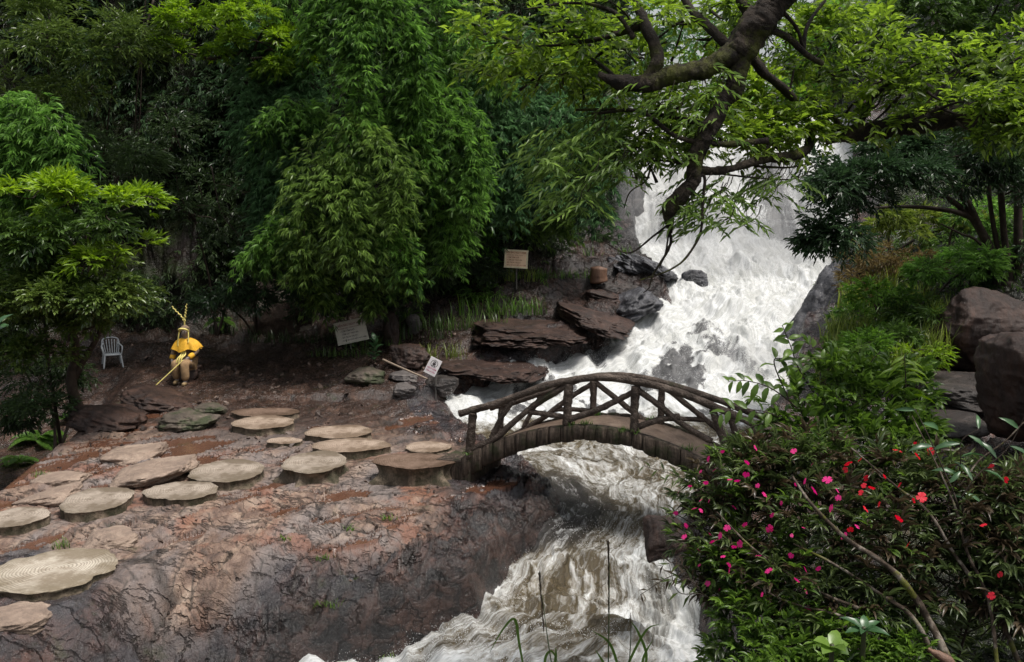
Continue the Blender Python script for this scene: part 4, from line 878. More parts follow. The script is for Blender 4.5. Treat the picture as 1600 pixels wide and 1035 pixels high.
# ------------------------------------------------------------------ foliage tools
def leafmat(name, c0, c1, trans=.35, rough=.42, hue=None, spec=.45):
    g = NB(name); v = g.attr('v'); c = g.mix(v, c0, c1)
    if hue: c = g.mix(g.ramp(v, [(.93, 0.0), (.97, 1.0)]), c, hue)
    p = g.bsdf(c, rough, None, spec); t = g.node('ShaderNodeBsdfTranslucent'); c2 = g.mix(.5, c, (1.0, 1.0, .25), 'MULTIPLY')
    hsv = g.node('ShaderNodeHueSaturation'); g.set(hsv, 'Color', c); hsv.inputs['Value'].default_value = 1.5; hsv.inputs['Saturation'].default_value = 1.1; g.set(t, 'Color', hsv.outputs[0])
    m = g.node('ShaderNodeMixShader'); g.set(m, 0, trans); g.set(m, 1, p); g.set(m, 2, t.outputs[0]); return g.out(m.outputs[0])
LM = dict(
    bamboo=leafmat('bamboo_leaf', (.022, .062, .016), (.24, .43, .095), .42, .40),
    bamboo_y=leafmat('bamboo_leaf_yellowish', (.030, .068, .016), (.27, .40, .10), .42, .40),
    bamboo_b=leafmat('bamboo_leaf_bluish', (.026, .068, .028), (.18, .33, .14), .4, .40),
    dim=leafmat('shade_toned_leaf', (.018, .034, .012), (.06, .10, .034), .3, .38),  # dark base colour carries the shade of the shadowed foliage
    mid=leafmat('green_leaf', (.022, .050, .012), (.13, .22, .05), .35, .34),
    lime=leafmat('lime_leaf', (.085, .16, .016), (.29, .43, .05), .42, .38),
    glossy=leafmat('glossy_small_leaf', (.030, .060, .013), (.14, .20, .045), .3, .3),
    overh=leafmat('overhanging_leaf', (.034, .068, .012), (.25, .36, .055), .55, .36),
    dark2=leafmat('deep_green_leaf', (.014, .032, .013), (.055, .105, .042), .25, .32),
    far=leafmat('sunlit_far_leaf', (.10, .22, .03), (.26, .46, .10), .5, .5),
    fern=leafmat('fern_leaf', (.03, .08, .014), (.15, .28, .045), .4, .45),
    ygrass=leafmat('yellow_green_grass', (.07, .11, .02), (.27, .33, .07), .4, .45),
    dry=leafmat('dry_brown_foliage', (.10, .07, .03), (.22, .17, .07), .3, .6),
    bush=leafmat('narrow_shrub_leaf', (.022, .038, .014), (.13, .175, .06), .3, .32),
    bushg=leafmat('fresh_shrub_leaf', (.025, .060, .012), (.17, .28, .05), .38, .33),
    maroon=leafmat('bronze_leaf', (.035, .024, .016), (.11, .082, .05), .25, .32),
    big=leafmat('broad_glossy_leaf', (.03, .075, .03), (.07, .15, .06), .2, .3))
g = NB('tree_bark'); v = g.coord('Object'); n = g.noise(v, 5, 8, .72, .7); nf = g.noise(v, 26, 8, .72, .8)
c = g.ramp(n, [(.3, (.006, .004, .003)), (.5, (.024, .016, .011)), (.64, (.075, .055, .04)), (.76, (.17, .14, .115))])
c = g.mix(g.ramp(g.noise(v, 2.6, 7, .7, .4), [(.52, 0.0), (.64, .85)]), c, g.mix(nf, (.04, .05, .008), (.14, .15, .02)))
TBARK = g.out(g.bsdf(c, .75, g.bump(g.math('ADD', n, nf), 1.0, .05), .3))
g = NB('twig_bark'); v = g.coord('Object'); n = g.noise(v, 8, 6, .7)
TWIG = g.out(g.bsdf(g.ramp(n, [(.3, (.012, .008, .006)), (.6, (.05, .036, .026)), (.75, (.13, .10, .08))]), .7, None, .3))
CULM = simple_mat('bamboo_culm', (.05, .055, .025), .5)
# leaf shapes in (x across, y along, z up), length 1, width 1
SH = dict(kite=(np.array([[0, 0, 0], [.5, .42, .10], [0, 1, -.10], [-.5, .42, .10]]), np.array([[0, 1, 2], [0, 2, 3]])),
          oval=(np.array([[0, 0, 0], [.42, .28, .08], [.46, .62, .07], [0, 1, -.12], [-.46, .62, .07], [-.42, .28, .08], [0, .5, .0]]), np.array([[0, 1, 6], [1, 2, 6], [2, 3, 6], [3, 4, 6], [4, 5, 6], [5, 0, 6]])),
          curl=(np.array([[0, 0, 0], [.36, .2, .07], [0, .25, .0], [-.36, .2, .07], [.5, .5, .10], [0, .52, .03], [-.5, .5, .10], [.32, .8, .0], [0, .8, -.05], [-.32, .8, .0], [0, 1.05, -.20]]),
                np.array([[0, 1, 2], [0, 2, 3], [1, 4, 5], [1, 5, 2], [2, 5, 6], [2, 6, 3], [4, 7, 8], [4, 8, 5], [5, 8, 9], [5, 9, 6], [7, 10, 8], [8, 10, 9]])))
def nrm(a): return a / (np.linalg.norm(a, axis=-1, keepdims=True) + 1e-9)
class Leaves:
    def __init__(s): s.o = []; s.d = []; s.n = []; s.L = []; s.W = []; s.v = []
    def add(s, o, d, n, L, W, v):
        s.o.append(o); s.d.append(d); s.n.append(n); s.L.append(L); s.W.append(W); s.v.append(v)
    def build(s, name, mat, parent, shape='kite', mats=None, split=None):
        o, d, n, L, W, v = [np.concatenate(q) for q in (s.o, s.d, s.n, s.L, s.W, s.v)]
        d = nrm(d); n = nrm(n - d * np.sum(n * d, 1)[:, None]); x = np.cross(d, n)
        T, Fc = SH[shape]; k = len(T)
        V = o[:, None, :] + T[None, :, 0:1] * (W[:, None, None] * x[:, None, :]) + T[None, :, 1:2] * (L[:, None, None] * d[:, None, :]) + T[None, :, 2:3] * (L[:, None, None] * n[:, None, :])
        V = V.reshape(-1, 3); Fq = (np.arange(len(o))[:, None, None] * k + Fc[None]).reshape(-1, 3)
        if parent is not None: V = local(V, parent)
        me = mesh_np(name, V, Fq, [mat], shape != 'kite', dict(v=np.repeat(np.clip(v, 0, 1), k)))
        return link(name, me, parent)
def spray(Lv, rg, p, d, k, twig, L, W, droop=.35, spread=.9, tone=None, alt=True, cluster=0.0):
    """M sprays at p pointing d, each with k leaves along a short twig"""
    M = len(p)
    if M == 0: return
    d = nrm(d); up = np.array([0, 0, 1.0]); side = nrm(np.cross(d, up) + rg.normal(0, .15, (M, 3))); un = nrm(np.cross(side, d))
    t = np.linspace(cluster, 1, k)[None, :] + rg.uniform(-.08, .08, (M, k)); sg = np.where(np.arange(k) % 2 == 0, 1.0, -1.0)[None, :] * np.ones((M, 1))
    f = spread * (1 - .55 * t ** 2) * rg.uniform(.6, 1.2, (M, k))
    org = p[:, None, :] + d[:, None, :] * (t * twig)[:, :, None] - up * (t ** 2 * twig * droop * .5)[:, :, None]
    dd = d[:, None, :] * (1.0) + side[:, None, :] * (sg * f)[:, :, None] + un[:, None, :] * rg.normal(.1, .25, (M, k))[:, :, None] - up * (droop * rg.uniform(.5, 1.5, (M, k)))[:, :, None]
    nn = un[:, None, :] + side[:, None, :] * rg.normal(0, .45, (M, k))[:, :, None] + rg.normal(0, .25, (M, k, 3))
    LL = L * rg.uniform(.65, 1.2, (M, k)) ; WW = W * rg.uniform(.75, 1.2, (M, k))
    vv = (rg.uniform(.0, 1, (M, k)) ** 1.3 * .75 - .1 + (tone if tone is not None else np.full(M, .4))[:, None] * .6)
    Lv.add(org.reshape(-1, 3), dd.reshape(-1, 3), nn.reshape(-1, 3), LL.ravel(), WW.ravel(), vv.ravel())
def blob_world(b):
    px, py, D, rx, ry = b[:5]; k = D / F; c = P(px, py, D); rd = b[5] if len(b) > 5 and b[5] else .8 * min(rx, ry) * k
    return c, np.array([rx * k, rd, ry * k])
def crown(Lv, rg, blobs, dens, sub_r, k, twig, L, W, droop=.3, spread=.9, up=.45, shell=.65, twigs=None, root=None, flat=.6, gap=.0):
    """leaf pads: sub-clumps spread through each blob, sprays on their upper outer sides"""
    for b in blobs:
        c, R = blob_world(b); area = R[0] * R[2]; ns = max(3, int(area / (sub_r ** 2) * 1.5))
        q = nrm(rg.normal(size=(ns, 3))) * (rg.uniform(0, 1, (ns, 1)) ** .45) * [1, 1, 1]
        q[:, 1] = np.where(q[:, 1] > .3, -q[:, 1], q[:, 1])
        sc = c + q * R; sr = sub_r * rg.uniform(.55, 1.35, ns)
        tone0 = .5 + .35 * q[:, 2] + rg.normal(0, .18, ns)  # upper clumps get paler leaves, top light put into their colour
        m = (dens * (sr / sub_r) ** 2).astype(int) + 1; idx = np.repeat(np.arange(ns), m); M = len(idx)
        u = nrm(rg.normal(size=(M, 3)) + [0, -.15, up]); rad_ = rg.uniform(.35, 1, M) ** .6
        p = sc[idx] + u * (sr[idx] * rad_)[:, None] * np.array([1, 1, flat])
        d = nrm(u * [1, 1, .45] + nrm(q[idx] + 1e-3) * .35 + rg.normal(0, .3, (M, 3)))
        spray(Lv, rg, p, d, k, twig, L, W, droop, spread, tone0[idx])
        if twigs is not None:
            rt = c + np.array([0, .2, -R[2] * .5]) if root is None else root
            for s_ in range(min(ns, 26)):
                a = c * .6 + rt * .4 + rg.normal(0, .1, 3); mid = (a + sc[s_]) / 2 + rg.normal(0, .12, 3) * R.mean(); twigs.append(tube([a, mid, sc[s_]], .022 * sub_r / .5 + .008, .005, 5, 5))
def plant(name, label, cat, blobs, mat, dens=40, sub_r=.5, k=6, twig=.3, L=.16, W=.04, droop=.3, spread=.9, up=.45, seed=0, base=None, trunk=None, shape='kite', group=None, twigs=True, tmat=None, extra=None, flat=.6, crownname='crown'):
    rg = np.random.default_rng(seed + 1000)
    c0 = blob_world(blobs[0])[0]
    if base is None: base = np.array([c0[0], c0[1] + .3, 0]); base[2] = ground_z(base[0], base[1])
    root = empty(name, base, label, cat, group); Lv = Leaves(); tw = []
    crown(Lv, rg, blobs, dens, sub_r, k, twig, L, W, droop, spread, up, twigs=tw if twigs else None, flat=flat)
    if extra: extra(Lv, rg, tw)
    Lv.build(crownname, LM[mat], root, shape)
    tp = []
    if trunk is None and twigs:
        for b in blobs[:2]:
            c, R = blob_world(b); tp.append(tube([base - [0, 0, .1], base * .5 + c * .5 + [0, .3, 0], c], .035 + .01 * R[0], .012, 8, 8, .2, seed))
    elif trunk:
        for pts, r0, r1 in trunk: tp.append(tube(pts, r0, r1, 12, 10, .3, seed, knots=.2))
    if tp + tw: V, Fq = join(tp + tw); link('trunk', mesh_np('trunk', local(V, root), Fq, [tmat or TWIG], True), root)
    return root
def bamboo(name, label, arcs, mat, n_side=10, k=7, L=.20, W=.030, seed=0, dens=1.0, hang=.75, group=None, spreadr=.45, cat='bamboo'):
    """arcs: list of pixel polylines [(px,py,D),...] each an arching culm tip with hanging leaf sprays"""
    rg = np.random.default_rng(seed + 2000)
    a0 = np.array([P(*q[:3]) for q in arcs[0]]); base = np.array([a0[0][0], a0[0][1] + .8, 0]); base[2] = ground_z(base[0], base[1])
    root = empty(name, base, label, cat, group); Lv = Leaves()
    for a in arcs:
        pts = np.array([P(*q[:3]) for q in a]); wpx = [q[3] if len(q) > 3 else 40 for q in a]; c = smooth_path(pts, 14); n = len(c); wid = np.interp(np.linspace(0, 1, n), np.linspace(0, 1, len(a)), [w_ * q[2] / F for w_, q in zip(wpx, a)])
        tw = [tube(pts, .03, .006, 6, 8)]
        nb_ = int(n * n_side * dens * .24); t = rg.integers(0, n, nb_); off = nrm(rg.normal(size=(nb_, 3)) + [0, -.55, .1]) * (rg.uniform(.15, 1, nb_) ** .7 * wid[t])[:, None] * [1, .7, .7]
        out = nrm(off + 1e-4); tone = np.clip(.30 + .55 * out[:, 2] - .2 * out[:, 1] + rg.normal(0, .16, nb_) + .3 * fbm(c[t][:, 0] * 1.2, c[t][:, 2] * 1.2, oct=2, seed=seed), 0, 1)  # leaf colour paler upward and frontward, painting in light from above
        # each side branch: a drooping twig carrying fans of leaves
        e = c[t] + off; bl = rg.uniform(.25, .65, nb_)
        for s_ in range(5):
            f = s_ / 4; p = c[t] * .0 + e + out * (bl * (f - .35))[:, None] * [1, 1, .5] - np.array([0, 0, 1.0]) * (bl * f * f * hang)[:, None] + rg.normal(0, .05, (nb_, 3))
            d = out * [.9, .9, .25] + rg.normal(0, .30, (nb_, 3)) - np.array([0, 0, 1.0]) * (hang * (.35 + .5 * f))
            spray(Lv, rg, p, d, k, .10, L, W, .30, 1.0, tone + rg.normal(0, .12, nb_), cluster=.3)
        ns = nb_
        for s_ in rg.integers(0, ns, min(ns, 40)): tw.append(tube([c[t[s_]], c[t[s_]] * .4 + e[s_] * .6 + [0, 0, .08], e[s_]], .008, .004, 4, 3))
        V, Fq = join(tw); link('culm', mesh_np('culm', local(V, root), Fq, [CULM], True), root)
    Lv.build('crown', LM[mat], root)
    return root
def grasses(name, label, spots, mat, n=60, h=.5, wd_=.012, lean=.5, seed=0, kind=None, cat='grass tuft', group=None):
    """spots: (px,py,D) base points; blades of several segments"""
    rg = np.random.default_rng(seed + 3000); Vs = []; Fs = []; vs_ = []; m = 0
    b0 = P(*spots[0][:3]) if len(spots[0]) < 4 else np.array(spots[0][:3])
    for s_ in spots:
        c = P(*s_[:3]) if len(s_) < 4 else np.array(s_[:3]); r = .16 if len(s_) < 5 else s_[4]
        az = rg.uniform(0, 2 * np.pi, n); o = c + np.stack([rg.normal(0, r, n), rg.normal(0, r, n), np.zeros(n)], -1); H = h * rg.uniform(.5, 1.2, n); ln = lean * rg.uniform(.2, 1.3, n)
        t = np.linspace(0, 1, 6); dirx = np.stack([np.cos(az), np.sin(az), 0 * az], -1); sd = np.stack([-np.sin(az), np.cos(az), 0 * az], -1)
        cen = o[:, None, :] + dirx[:, None, :] * (H * ln)[:, None, None] * (t ** 1.8)[None, :, None] + np.array([0, 0, 1.0]) * (H[:, None] * (t[None, :] - .45 * ln[:, None] * t[None, :] ** 2.5))[:, :, None]
        w_ = wd_ * (1 - t ** 1.5 * .95)[None, :, None] * rg.uniform(.6, 1.3, (n, 1, 1))
        V = np.stack([cen - sd[:, None, :] * w_, cen + sd[:, None, :] * w_], 2).reshape(n, 12, 3)
        f = np.array([[2 * a, 2 * a + 1, 2 * a + 3, 2 * a + 2] for a in range(5)])
        Vs.append(V.reshape(-1, 3)); Fs.append((np.arange(n)[:, None, None] * 12 + f[None]).reshape(-1, 4) + m); m += n * 12; vs_.append(np.repeat(rg.uniform(0, 1, n), 12))
    V = np.concatenate(Vs); o = link(name, mesh_np(name, V - b0, np.concatenate(Fs), [LM[mat]], True, dict(v=np.concatenate(vs_))), None, b0)
    return tag(o, label, cat, group, kind)
def fern(name, label, px, py, D, n=9, L=.6, mat='fern', seed=0, cat='fern', az0=None, group=None, z=None):
    rg = np.random.default_rng(seed + 4000); c = P(px, py, D); root = empty(name, c, label, cat, group); Lv = Leaves()
    st = []
    for q in range(n):
        az = rg.uniform(0, 2 * np.pi); el = rg.uniform(.3, 1.0); l = L * rg.uniform(.7, 1.15); t = np.linspace(0, 1, 22)
        dx = np.array([math.cos(az), math.sin(az) * .8, 0]); cen = c + dx * (l * t * math.cos(el * .6))[:, None] + np.array([0, 0, 1]) * (l * (t * math.sin(el) * 1.1 - .75 * t ** 2.2))[:, None]
        T = nrm(np.gradient(cen, axis=0)); sd = nrm(np.cross(T, [0, 0, 1])); up = np.cross(sd, T)
        ll = l * .30 * np.sin(np.pi * (t * .85 + .12)) ** .8
        for sg in (-1, 1): Lv.add(cen[1:], (sd * sg + T * .45)[1:], up[1:] + 0 * T[1:], ll[1:], ll[1:] * .26 + .006, rg.uniform(.2, .9, 21) * .7 + .25 * t[1:])
        st.append(tube(cen[::5], .006, .002, 4, 3))
    Lv.build('fronds', LM[mat], root); V, Fq = join(st); link('stem', mesh_np('stem', local(V, root), Fq, [TWIG], True), root); return root
# ------------------------------------------------------------------ left side, under and on the cliff
CLG = 'trees and climbers on the cliff'
def cb(px, py, D): q = P(px, py, D); return np.array([q[0], q[1] + .3, max(ground_z(q[0], q[1] + .3), -1)])
plant('leafy_tree', 'grey-green tree filling the top left corner of the picture', 'tree', [(70, 60, 25, 90, 80, 1.6), (185, 70, 25, 70, 70, 1.4), (30, 150, 25, 60, 60, 1.2), (140, 130, 25, 70, 40, 1.2)], 'glossy', 60, .55, 6, .3, .20, .045, .35, seed=1, base=cb(90, 420, 27))
plant('leafy_tree', 'dim slender-leaved tree hanging below the grey-green corner tree', 'tree', [(110, 215, 26, 90, 50, 1.2), (180, 270, 26, 60, 50, 1), (90, 290, 26, 70, 40, 1)], 'dim', 60, .5, 6, .3, .22, .035, .6, seed=2, base=cb(130, 420, 27))
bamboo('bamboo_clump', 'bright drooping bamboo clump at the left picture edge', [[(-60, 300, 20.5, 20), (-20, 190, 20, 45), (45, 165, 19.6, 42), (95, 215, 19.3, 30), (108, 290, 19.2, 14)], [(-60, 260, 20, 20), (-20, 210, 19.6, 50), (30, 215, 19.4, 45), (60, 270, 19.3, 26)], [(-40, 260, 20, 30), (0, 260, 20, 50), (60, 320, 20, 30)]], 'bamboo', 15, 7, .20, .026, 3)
plant('broad_leaved_shrub', 'shrub topped with lime new leaves below the left-edge bamboo', 'shrub', [(110, 318, 18.5, 85, 30, 1.2), (55, 300, 18.5, 55, 22, .9), (180, 322, 18.5, 50, 22, .8)], 'lime', 34, .30, 6, .10, .19, .045, .15, .9, .9, seed=4, base=cb(105, 600, 20), trunk=[([cb(80, 600, 20), P(70, 500, 19.6), P(90, 400, 19.2)], .04, .02)], shape='oval')
plant('leafy_tree', 'small tree with dusky leaves under the lime-topped shrub', 'tree', [(100, 365, 18.9, 110, 40, 1.2), (190, 350, 18.9, 55, 35, .9), (20, 380, 18.9, 60, 50, 1.2)], 'mid', 46, .36, 6, .16, .17, .045, .3, .9, .6, seed=5, base=cb(95, 610, 20.5), trunk=[([cb(80, 600, 20), P(70, 500, 19.6), P(90, 400, 19.2)], .04, .02)], shape='oval')
plant('broad_leaved_shrub', 'rosette-leaved shrub with pale green tips above the garden chair', 'shrub', [(185, 400, 18.6, 58, 26, .9), (130, 405, 18.6, 60, 24, .8), (60, 395, 18.6, 50, 22, .8)], 'lime', 18, .34, 7, .07, .20, .042, .12, 1.0, .9, seed=6, base=cb(150, 600, 20), trunk=[([cb(80, 600, 20), P(70, 500, 19.6), P(90, 400, 19.2)], .04, .02)], shape='oval')
plant('leafy_tree', 'glossy small-leaved tree leaning over the garden chair', 'tree', [(120, 450, 18.8, 125, 55, 1.4), (190, 445, 18.6, 60, 45, 1.0), (50, 480, 18.8, 80, 60, 1.2), (150, 500, 18.9, 80, 30, 1.0), (90, 540, 19.0, 90, 25, .8)], 'glossy', 70, .34, 7, .17, .12, .045, .25, .9, .7, seed=7, base=cb(118, 640, 19.6), trunk=[([cb(118, 650, 19.6), P(112, 600, 19.6), P(118, 540, 19.5), P(95, 470, 19.3)], .13, .06), ([P(116, 590, 19.6), P(150, 530, 19.5), P(180, 470, 19.3)], .07, .03)], shape='oval')
plant('leafy_tree', 'spreading tree with sunlit layered crown and bare grey branches, high on the cliff', 'tree', [(300, 45, 25, 60, 20, 1.2), (380, 20, 25, 70, 22, 1.3), (345, 75, 25, 65, 15, 1.0), (430, 60, 25, 60, 22, 1.2), (470, 95, 25, 22, 16, .8), (270, 75, 25, 30, 16, .8), (400, 100, 25, 60, 10, .8)], 'lime', 46, .30, 6, .14, .15, .045, .3, .9, .9, seed=8, base=cb(420, 200, 28),
      trunk=[([P(430, 260, 28.5), P(400, 130, 27), P(385, 85, 25.5), P(330, 92, 25), P(295, 84, 24.9)], .10, .02), ([P(395, 100, 26), P(420, 78, 25.2), P(450, 95, 25)], .05, .015), ([P(385, 88, 25.5), P(360, 60, 25), P(330, 40, 25)], .04, .012), ([P(392, 95, 25.6), P(410, 50, 25), P(440, 30, 25)], .04, .012)])
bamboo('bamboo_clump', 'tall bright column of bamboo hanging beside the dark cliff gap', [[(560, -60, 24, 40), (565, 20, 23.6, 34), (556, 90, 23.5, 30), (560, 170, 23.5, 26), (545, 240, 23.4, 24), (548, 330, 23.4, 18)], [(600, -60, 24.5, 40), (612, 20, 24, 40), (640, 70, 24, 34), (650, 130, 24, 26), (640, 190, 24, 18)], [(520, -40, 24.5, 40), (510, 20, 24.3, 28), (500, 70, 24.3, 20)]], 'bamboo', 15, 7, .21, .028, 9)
bamboo('bamboo_clump', 'dusky bamboo mass behind the bright hanging column', [[(480, 60, 26, 40), (490, 140, 25.6, 48), (470, 220, 25.4, 48), (450, 300, 25.3, 40)], [(600, 120, 25.4, 50), (600, 200, 25.2, 45), (590, 290, 25, 40)], [(440, 150, 26, 40), (420, 230, 26, 40)]], 'bamboo_b', 12, 6, .20, .028, 10)
bamboo('bamboo_clump', 'full pale-tipped bamboo mound reaching lowest down the cliff', [[(540, 200, 23.6, 40), (590, 220, 23.2, 45), (625, 290, 23, 34), (610, 345, 23, 24)], [(540, 230, 23.6, 50), (530, 300, 23, 55), (545, 370, 22.9, 45), (560, 400, 22.9, 25)], [(500, 240, 23.6, 45), (480, 310, 23.2, 45), (475, 380, 23.2, 32), (480, 420, 23.2, 16)]], 'bamboo_y', 13, 7, .20, .027, 11)
bamboo('bamboo_clump', 'ragged bamboo shoots spreading left from the pale-tipped mound', [[(520, 330, 24, 30), (470, 340, 23.8, 34), (425, 370, 23.6, 26), (395, 410, 23.6, 14)], [(560, 340, 23.6, 30), (610, 370, 23.4, 30), (640, 420, 23.4, 14)], [(500, 180, 24.6, 30), (450, 170, 24.5, 30), (410, 200, 24.4, 22)], [(600, 150, 24.4, 30), (650, 220, 24.2, 34), (668, 290, 24.2, 18)]], 'bamboo', 13, 7, .20, .027, 111)
bamboo('bamboo_clump', 'bamboo sprays filling the top edge between the bright column and the overhanging tree', [[(640, -40, 25, 50), (680, 10, 25, 50), (700, 70, 25, 36)], [(430, -30, 25.4, 40), (460, 30, 25.4, 44), (450, 110, 25.4, 30)], [(720, 60, 26, 40), (760, 90, 26, 34), (770, 130, 26, 20)]], 'bamboo', 12, 7, .2, .028, 112)
bamboo('bamboo_clump', 'bamboo arching right and down over the dark hollow', [[(620, 190, 25, 40), (665, 170, 24.6, 30), (705, 200, 24.4, 30), (735, 260, 24.4, 24), (738, 330, 24.4, 13)], [(640, 140, 25, 40), (690, 150, 25, 34), (740, 190, 25, 30), (745, 240, 25, 20)]], 'bamboo', 14, 7, .20, .027, 12)
bamboo('bamboo_clump', 'misty bamboo mound between the arching clump and the overhanging tree', [[(720, 130, 28.5, 40), (780, 130, 28, 55), (830, 180, 28, 50), (850, 250, 28, 34), (850, 300, 28, 16)], [(760, 170, 28, 50), (790, 220, 27.6, 50), (800, 280, 27.6, 34), (790, 340, 27.6, 16)], [(840, 130, 29, 50), (890, 180, 28.6, 45), (905, 240, 28.6, 26)]], 'bamboo_b', 15, 7, .22, .03, 13)
bamboo('bamboo_clump', 'yellowish bamboo with bare culms at the foot of the misty mound', [[(830, 210, 30, 40), (860, 260, 29.8, 40), (880, 310, 29.8, 34), (870, 370, 29.8, 24)], [(800, 250, 29.8, 36), (830, 310, 29.8, 30), (820, 370, 29.8, 18)]], 'bamboo_y', 12, 6, .2, .026, 14)
rgc = np.random.default_rng(444)
for n_, (mt, lb, xs) in enumerate([('bamboo_b', 'shadowed bamboo curtain between the creeper and the bright column', [(395, 60, 200), (430, 120, 290), (465, 170, 340), (405, 230, 380), (440, 260, 420)]), ('bamboo', 'green bamboo curtain between the arching clump and the misty mound', [(655, 250, 400), (690, 270, 410), (725, 290, 380), (765, 260, 400), (640, 80, 230), (690, 110, 260)]), ('bamboo_y', 'loose pale bamboo sprays hanging low behind the tilted notice board', [(600, 330, 440), (640, 350, 450), (570, 380, 470), (500, 400, 470)]), ('bamboo_b', 'bluish bamboo curtain under the overhanging tree beside the dead trunk', [(780, 60, 200), (820, 80, 230), (870, 120, 260), (915, 150, 330), (940, 200, 350)])]):
    arcs_ = []
    for (x, y0, y1) in xs:
        D_ = (25.5 if x < 760 else 29.5) + rgc.uniform(-.4, .5); sw = rgc.uniform(-18, 18); arcs_.append([(x - sw, y0 - 30, D_ + .4, 20), (x, y0, D_, 30), (x + sw * .4, (y0 + y1) / 2, D_ - .2, rgc.uniform(22, 34)), (x + sw, y1, D_ - .3, 12)])
    bamboo('bamboo_clump', lb, arcs_, mt, 13, 7, .20, .028, 700 + n_)
plant('leafy_tree', 'shaded tree crown at the top edge between bamboo and overhanging boughs', 'tree', [(690, 30, 29, 60, 50, 1.6), (720, 90, 29, 60, 40, 1.5)], 'dim', 50, .5, 6, .25, .2, .06, .4, seed=15, base=cb(700, 260, 31))
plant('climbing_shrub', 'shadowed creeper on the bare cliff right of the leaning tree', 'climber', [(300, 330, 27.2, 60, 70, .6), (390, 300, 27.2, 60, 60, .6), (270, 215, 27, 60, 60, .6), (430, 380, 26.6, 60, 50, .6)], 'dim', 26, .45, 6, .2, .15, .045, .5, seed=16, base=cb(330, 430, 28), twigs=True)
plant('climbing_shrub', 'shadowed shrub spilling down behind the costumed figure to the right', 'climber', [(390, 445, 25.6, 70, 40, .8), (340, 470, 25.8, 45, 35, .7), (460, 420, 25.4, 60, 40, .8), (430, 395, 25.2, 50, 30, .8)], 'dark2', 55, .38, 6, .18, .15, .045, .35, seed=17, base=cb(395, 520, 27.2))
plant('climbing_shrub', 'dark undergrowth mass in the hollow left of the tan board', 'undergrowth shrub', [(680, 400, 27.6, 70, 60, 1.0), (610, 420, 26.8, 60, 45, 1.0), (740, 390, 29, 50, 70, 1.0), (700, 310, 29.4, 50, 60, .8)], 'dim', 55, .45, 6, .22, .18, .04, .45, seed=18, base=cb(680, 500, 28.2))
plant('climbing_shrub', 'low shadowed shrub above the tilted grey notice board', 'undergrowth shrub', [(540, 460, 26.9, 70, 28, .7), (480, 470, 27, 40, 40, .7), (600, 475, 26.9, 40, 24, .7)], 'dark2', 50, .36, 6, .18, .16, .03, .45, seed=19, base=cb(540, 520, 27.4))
plant('climbing_shrub', 'dim fernlike shrub on the bank left of the waterfall', 'undergrowth shrub', [(900, 370, 33, 55, 30, 1.0), (930, 340, 34, 45, 40, 1.0), (860, 400, 31.5, 50, 26, .8), (955, 395, 33.5, 30, 16, .6)], 'dim', 50, .4, 7, .24, .18, .035, .5, seed=20, base=cb(900, 410, 33.5))
plant('climbing_shrub', 'dim bushy growth around the tan notice board', 'undergrowth shrub', [(770, 440, 30.2, 50, 34, .7), (820, 370, 31.4, 50, 20, .6), (745, 465, 28.8, 34, 20, .6)], 'fern', 34, .36, 7, .24, .20, .025, .6, seed=21, base=cb(775, 470, 30.4))
tb = P(868, 395, 31.5)
tag(link('dead_trunk', mesh_np('dead_trunk', *(lambda V, Fq: (V - tb, Fq))(*tube([tb, P(866, 350, 31.6), P(872, 300, 31.8)], .34, .22, 14, 8, .4, 5)), [TBARK], True), None, tb), 'stout broken reddish trunk standing behind the tan notice board', 'tree trunk')
for n_, (pts, r) in enumerate([([(240, 0, 26), (225, 60, 26), (215, 130, 26.2), (210, 210, 26.5)], .03), ([(228, -10, 26), (222, 80, 26.2), (218, 190, 26.3), (205, 280, 26.6)], .018), ([(330, 260, 26.8), (345, 330, 26.6), (372, 370, 26.5), (365, 400, 26.4)], .02), ([(215, 305, 24), (250, 312, 24.3), (280, 322, 24.6)], .02)]):
    prop_tube('hanging_vine', ['thickest bare vine hanging at the top of the dark cliff gap', 'thin vine hanging in the dark gap beside the thicker vine', 'pale crooked vine low on the shadowed cliff', 'short bare twig reaching right from the lime-topped shrub'][n_], 'vine', [P(*q) for q in pts], r, r * .5, TWIG)
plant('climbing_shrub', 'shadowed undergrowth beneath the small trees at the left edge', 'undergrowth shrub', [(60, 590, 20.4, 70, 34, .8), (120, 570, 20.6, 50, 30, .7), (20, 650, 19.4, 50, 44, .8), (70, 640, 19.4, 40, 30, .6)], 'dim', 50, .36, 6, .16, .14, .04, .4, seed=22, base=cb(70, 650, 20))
# one continuous mat of ivy and weeds on the rock walls
def wallveg(name, label, sel, n, mat, L, W, seed, thr=-.1, k=6, twig=.22, off=.35):
    rg = np.random.default_rng(seed); idx = np.flatnonzero(sel); wts = np.ones(len(idx)) * Yf[idx]; p = Vt[rg.choice(idx, n, p=wts / wts.sum())] + rg.normal(0, .12, (n, 3))
    q = fbm(p[:, 0] * .7, p[:, 1] * .4, p[:, 2] * .7, oct=4, seed=seed); q2 = fbm(p[:, 0] * 2.1, p[:, 1], p[:, 2] * 2.1, oct=2, seed=seed + 1); keep = q > thr; p = p[keep]; q = q[keep]; q2 = q2[keep]; M = len(p)
    o = nrm(np.stack([rg.normal(0, .5, M), -np.abs(rg.normal(1, .3, M)), rg.normal(.1, .5, M)], -1)); p = p + o * (off * (.4 + np.maximum(q2, 0) * 2.4) * rg.uniform(.2, 1, M))[:, None]
    Lv = Leaves(); spray(Lv, rg, p, o - [0, 0, .35], k, twig, L, W, .45, .95, np.clip(.35 + q2, 0, 1)); ob_ = Lv.build(name, LM[mat], None); return tag(ob_, label, 'undergrowth', kind='stuff')
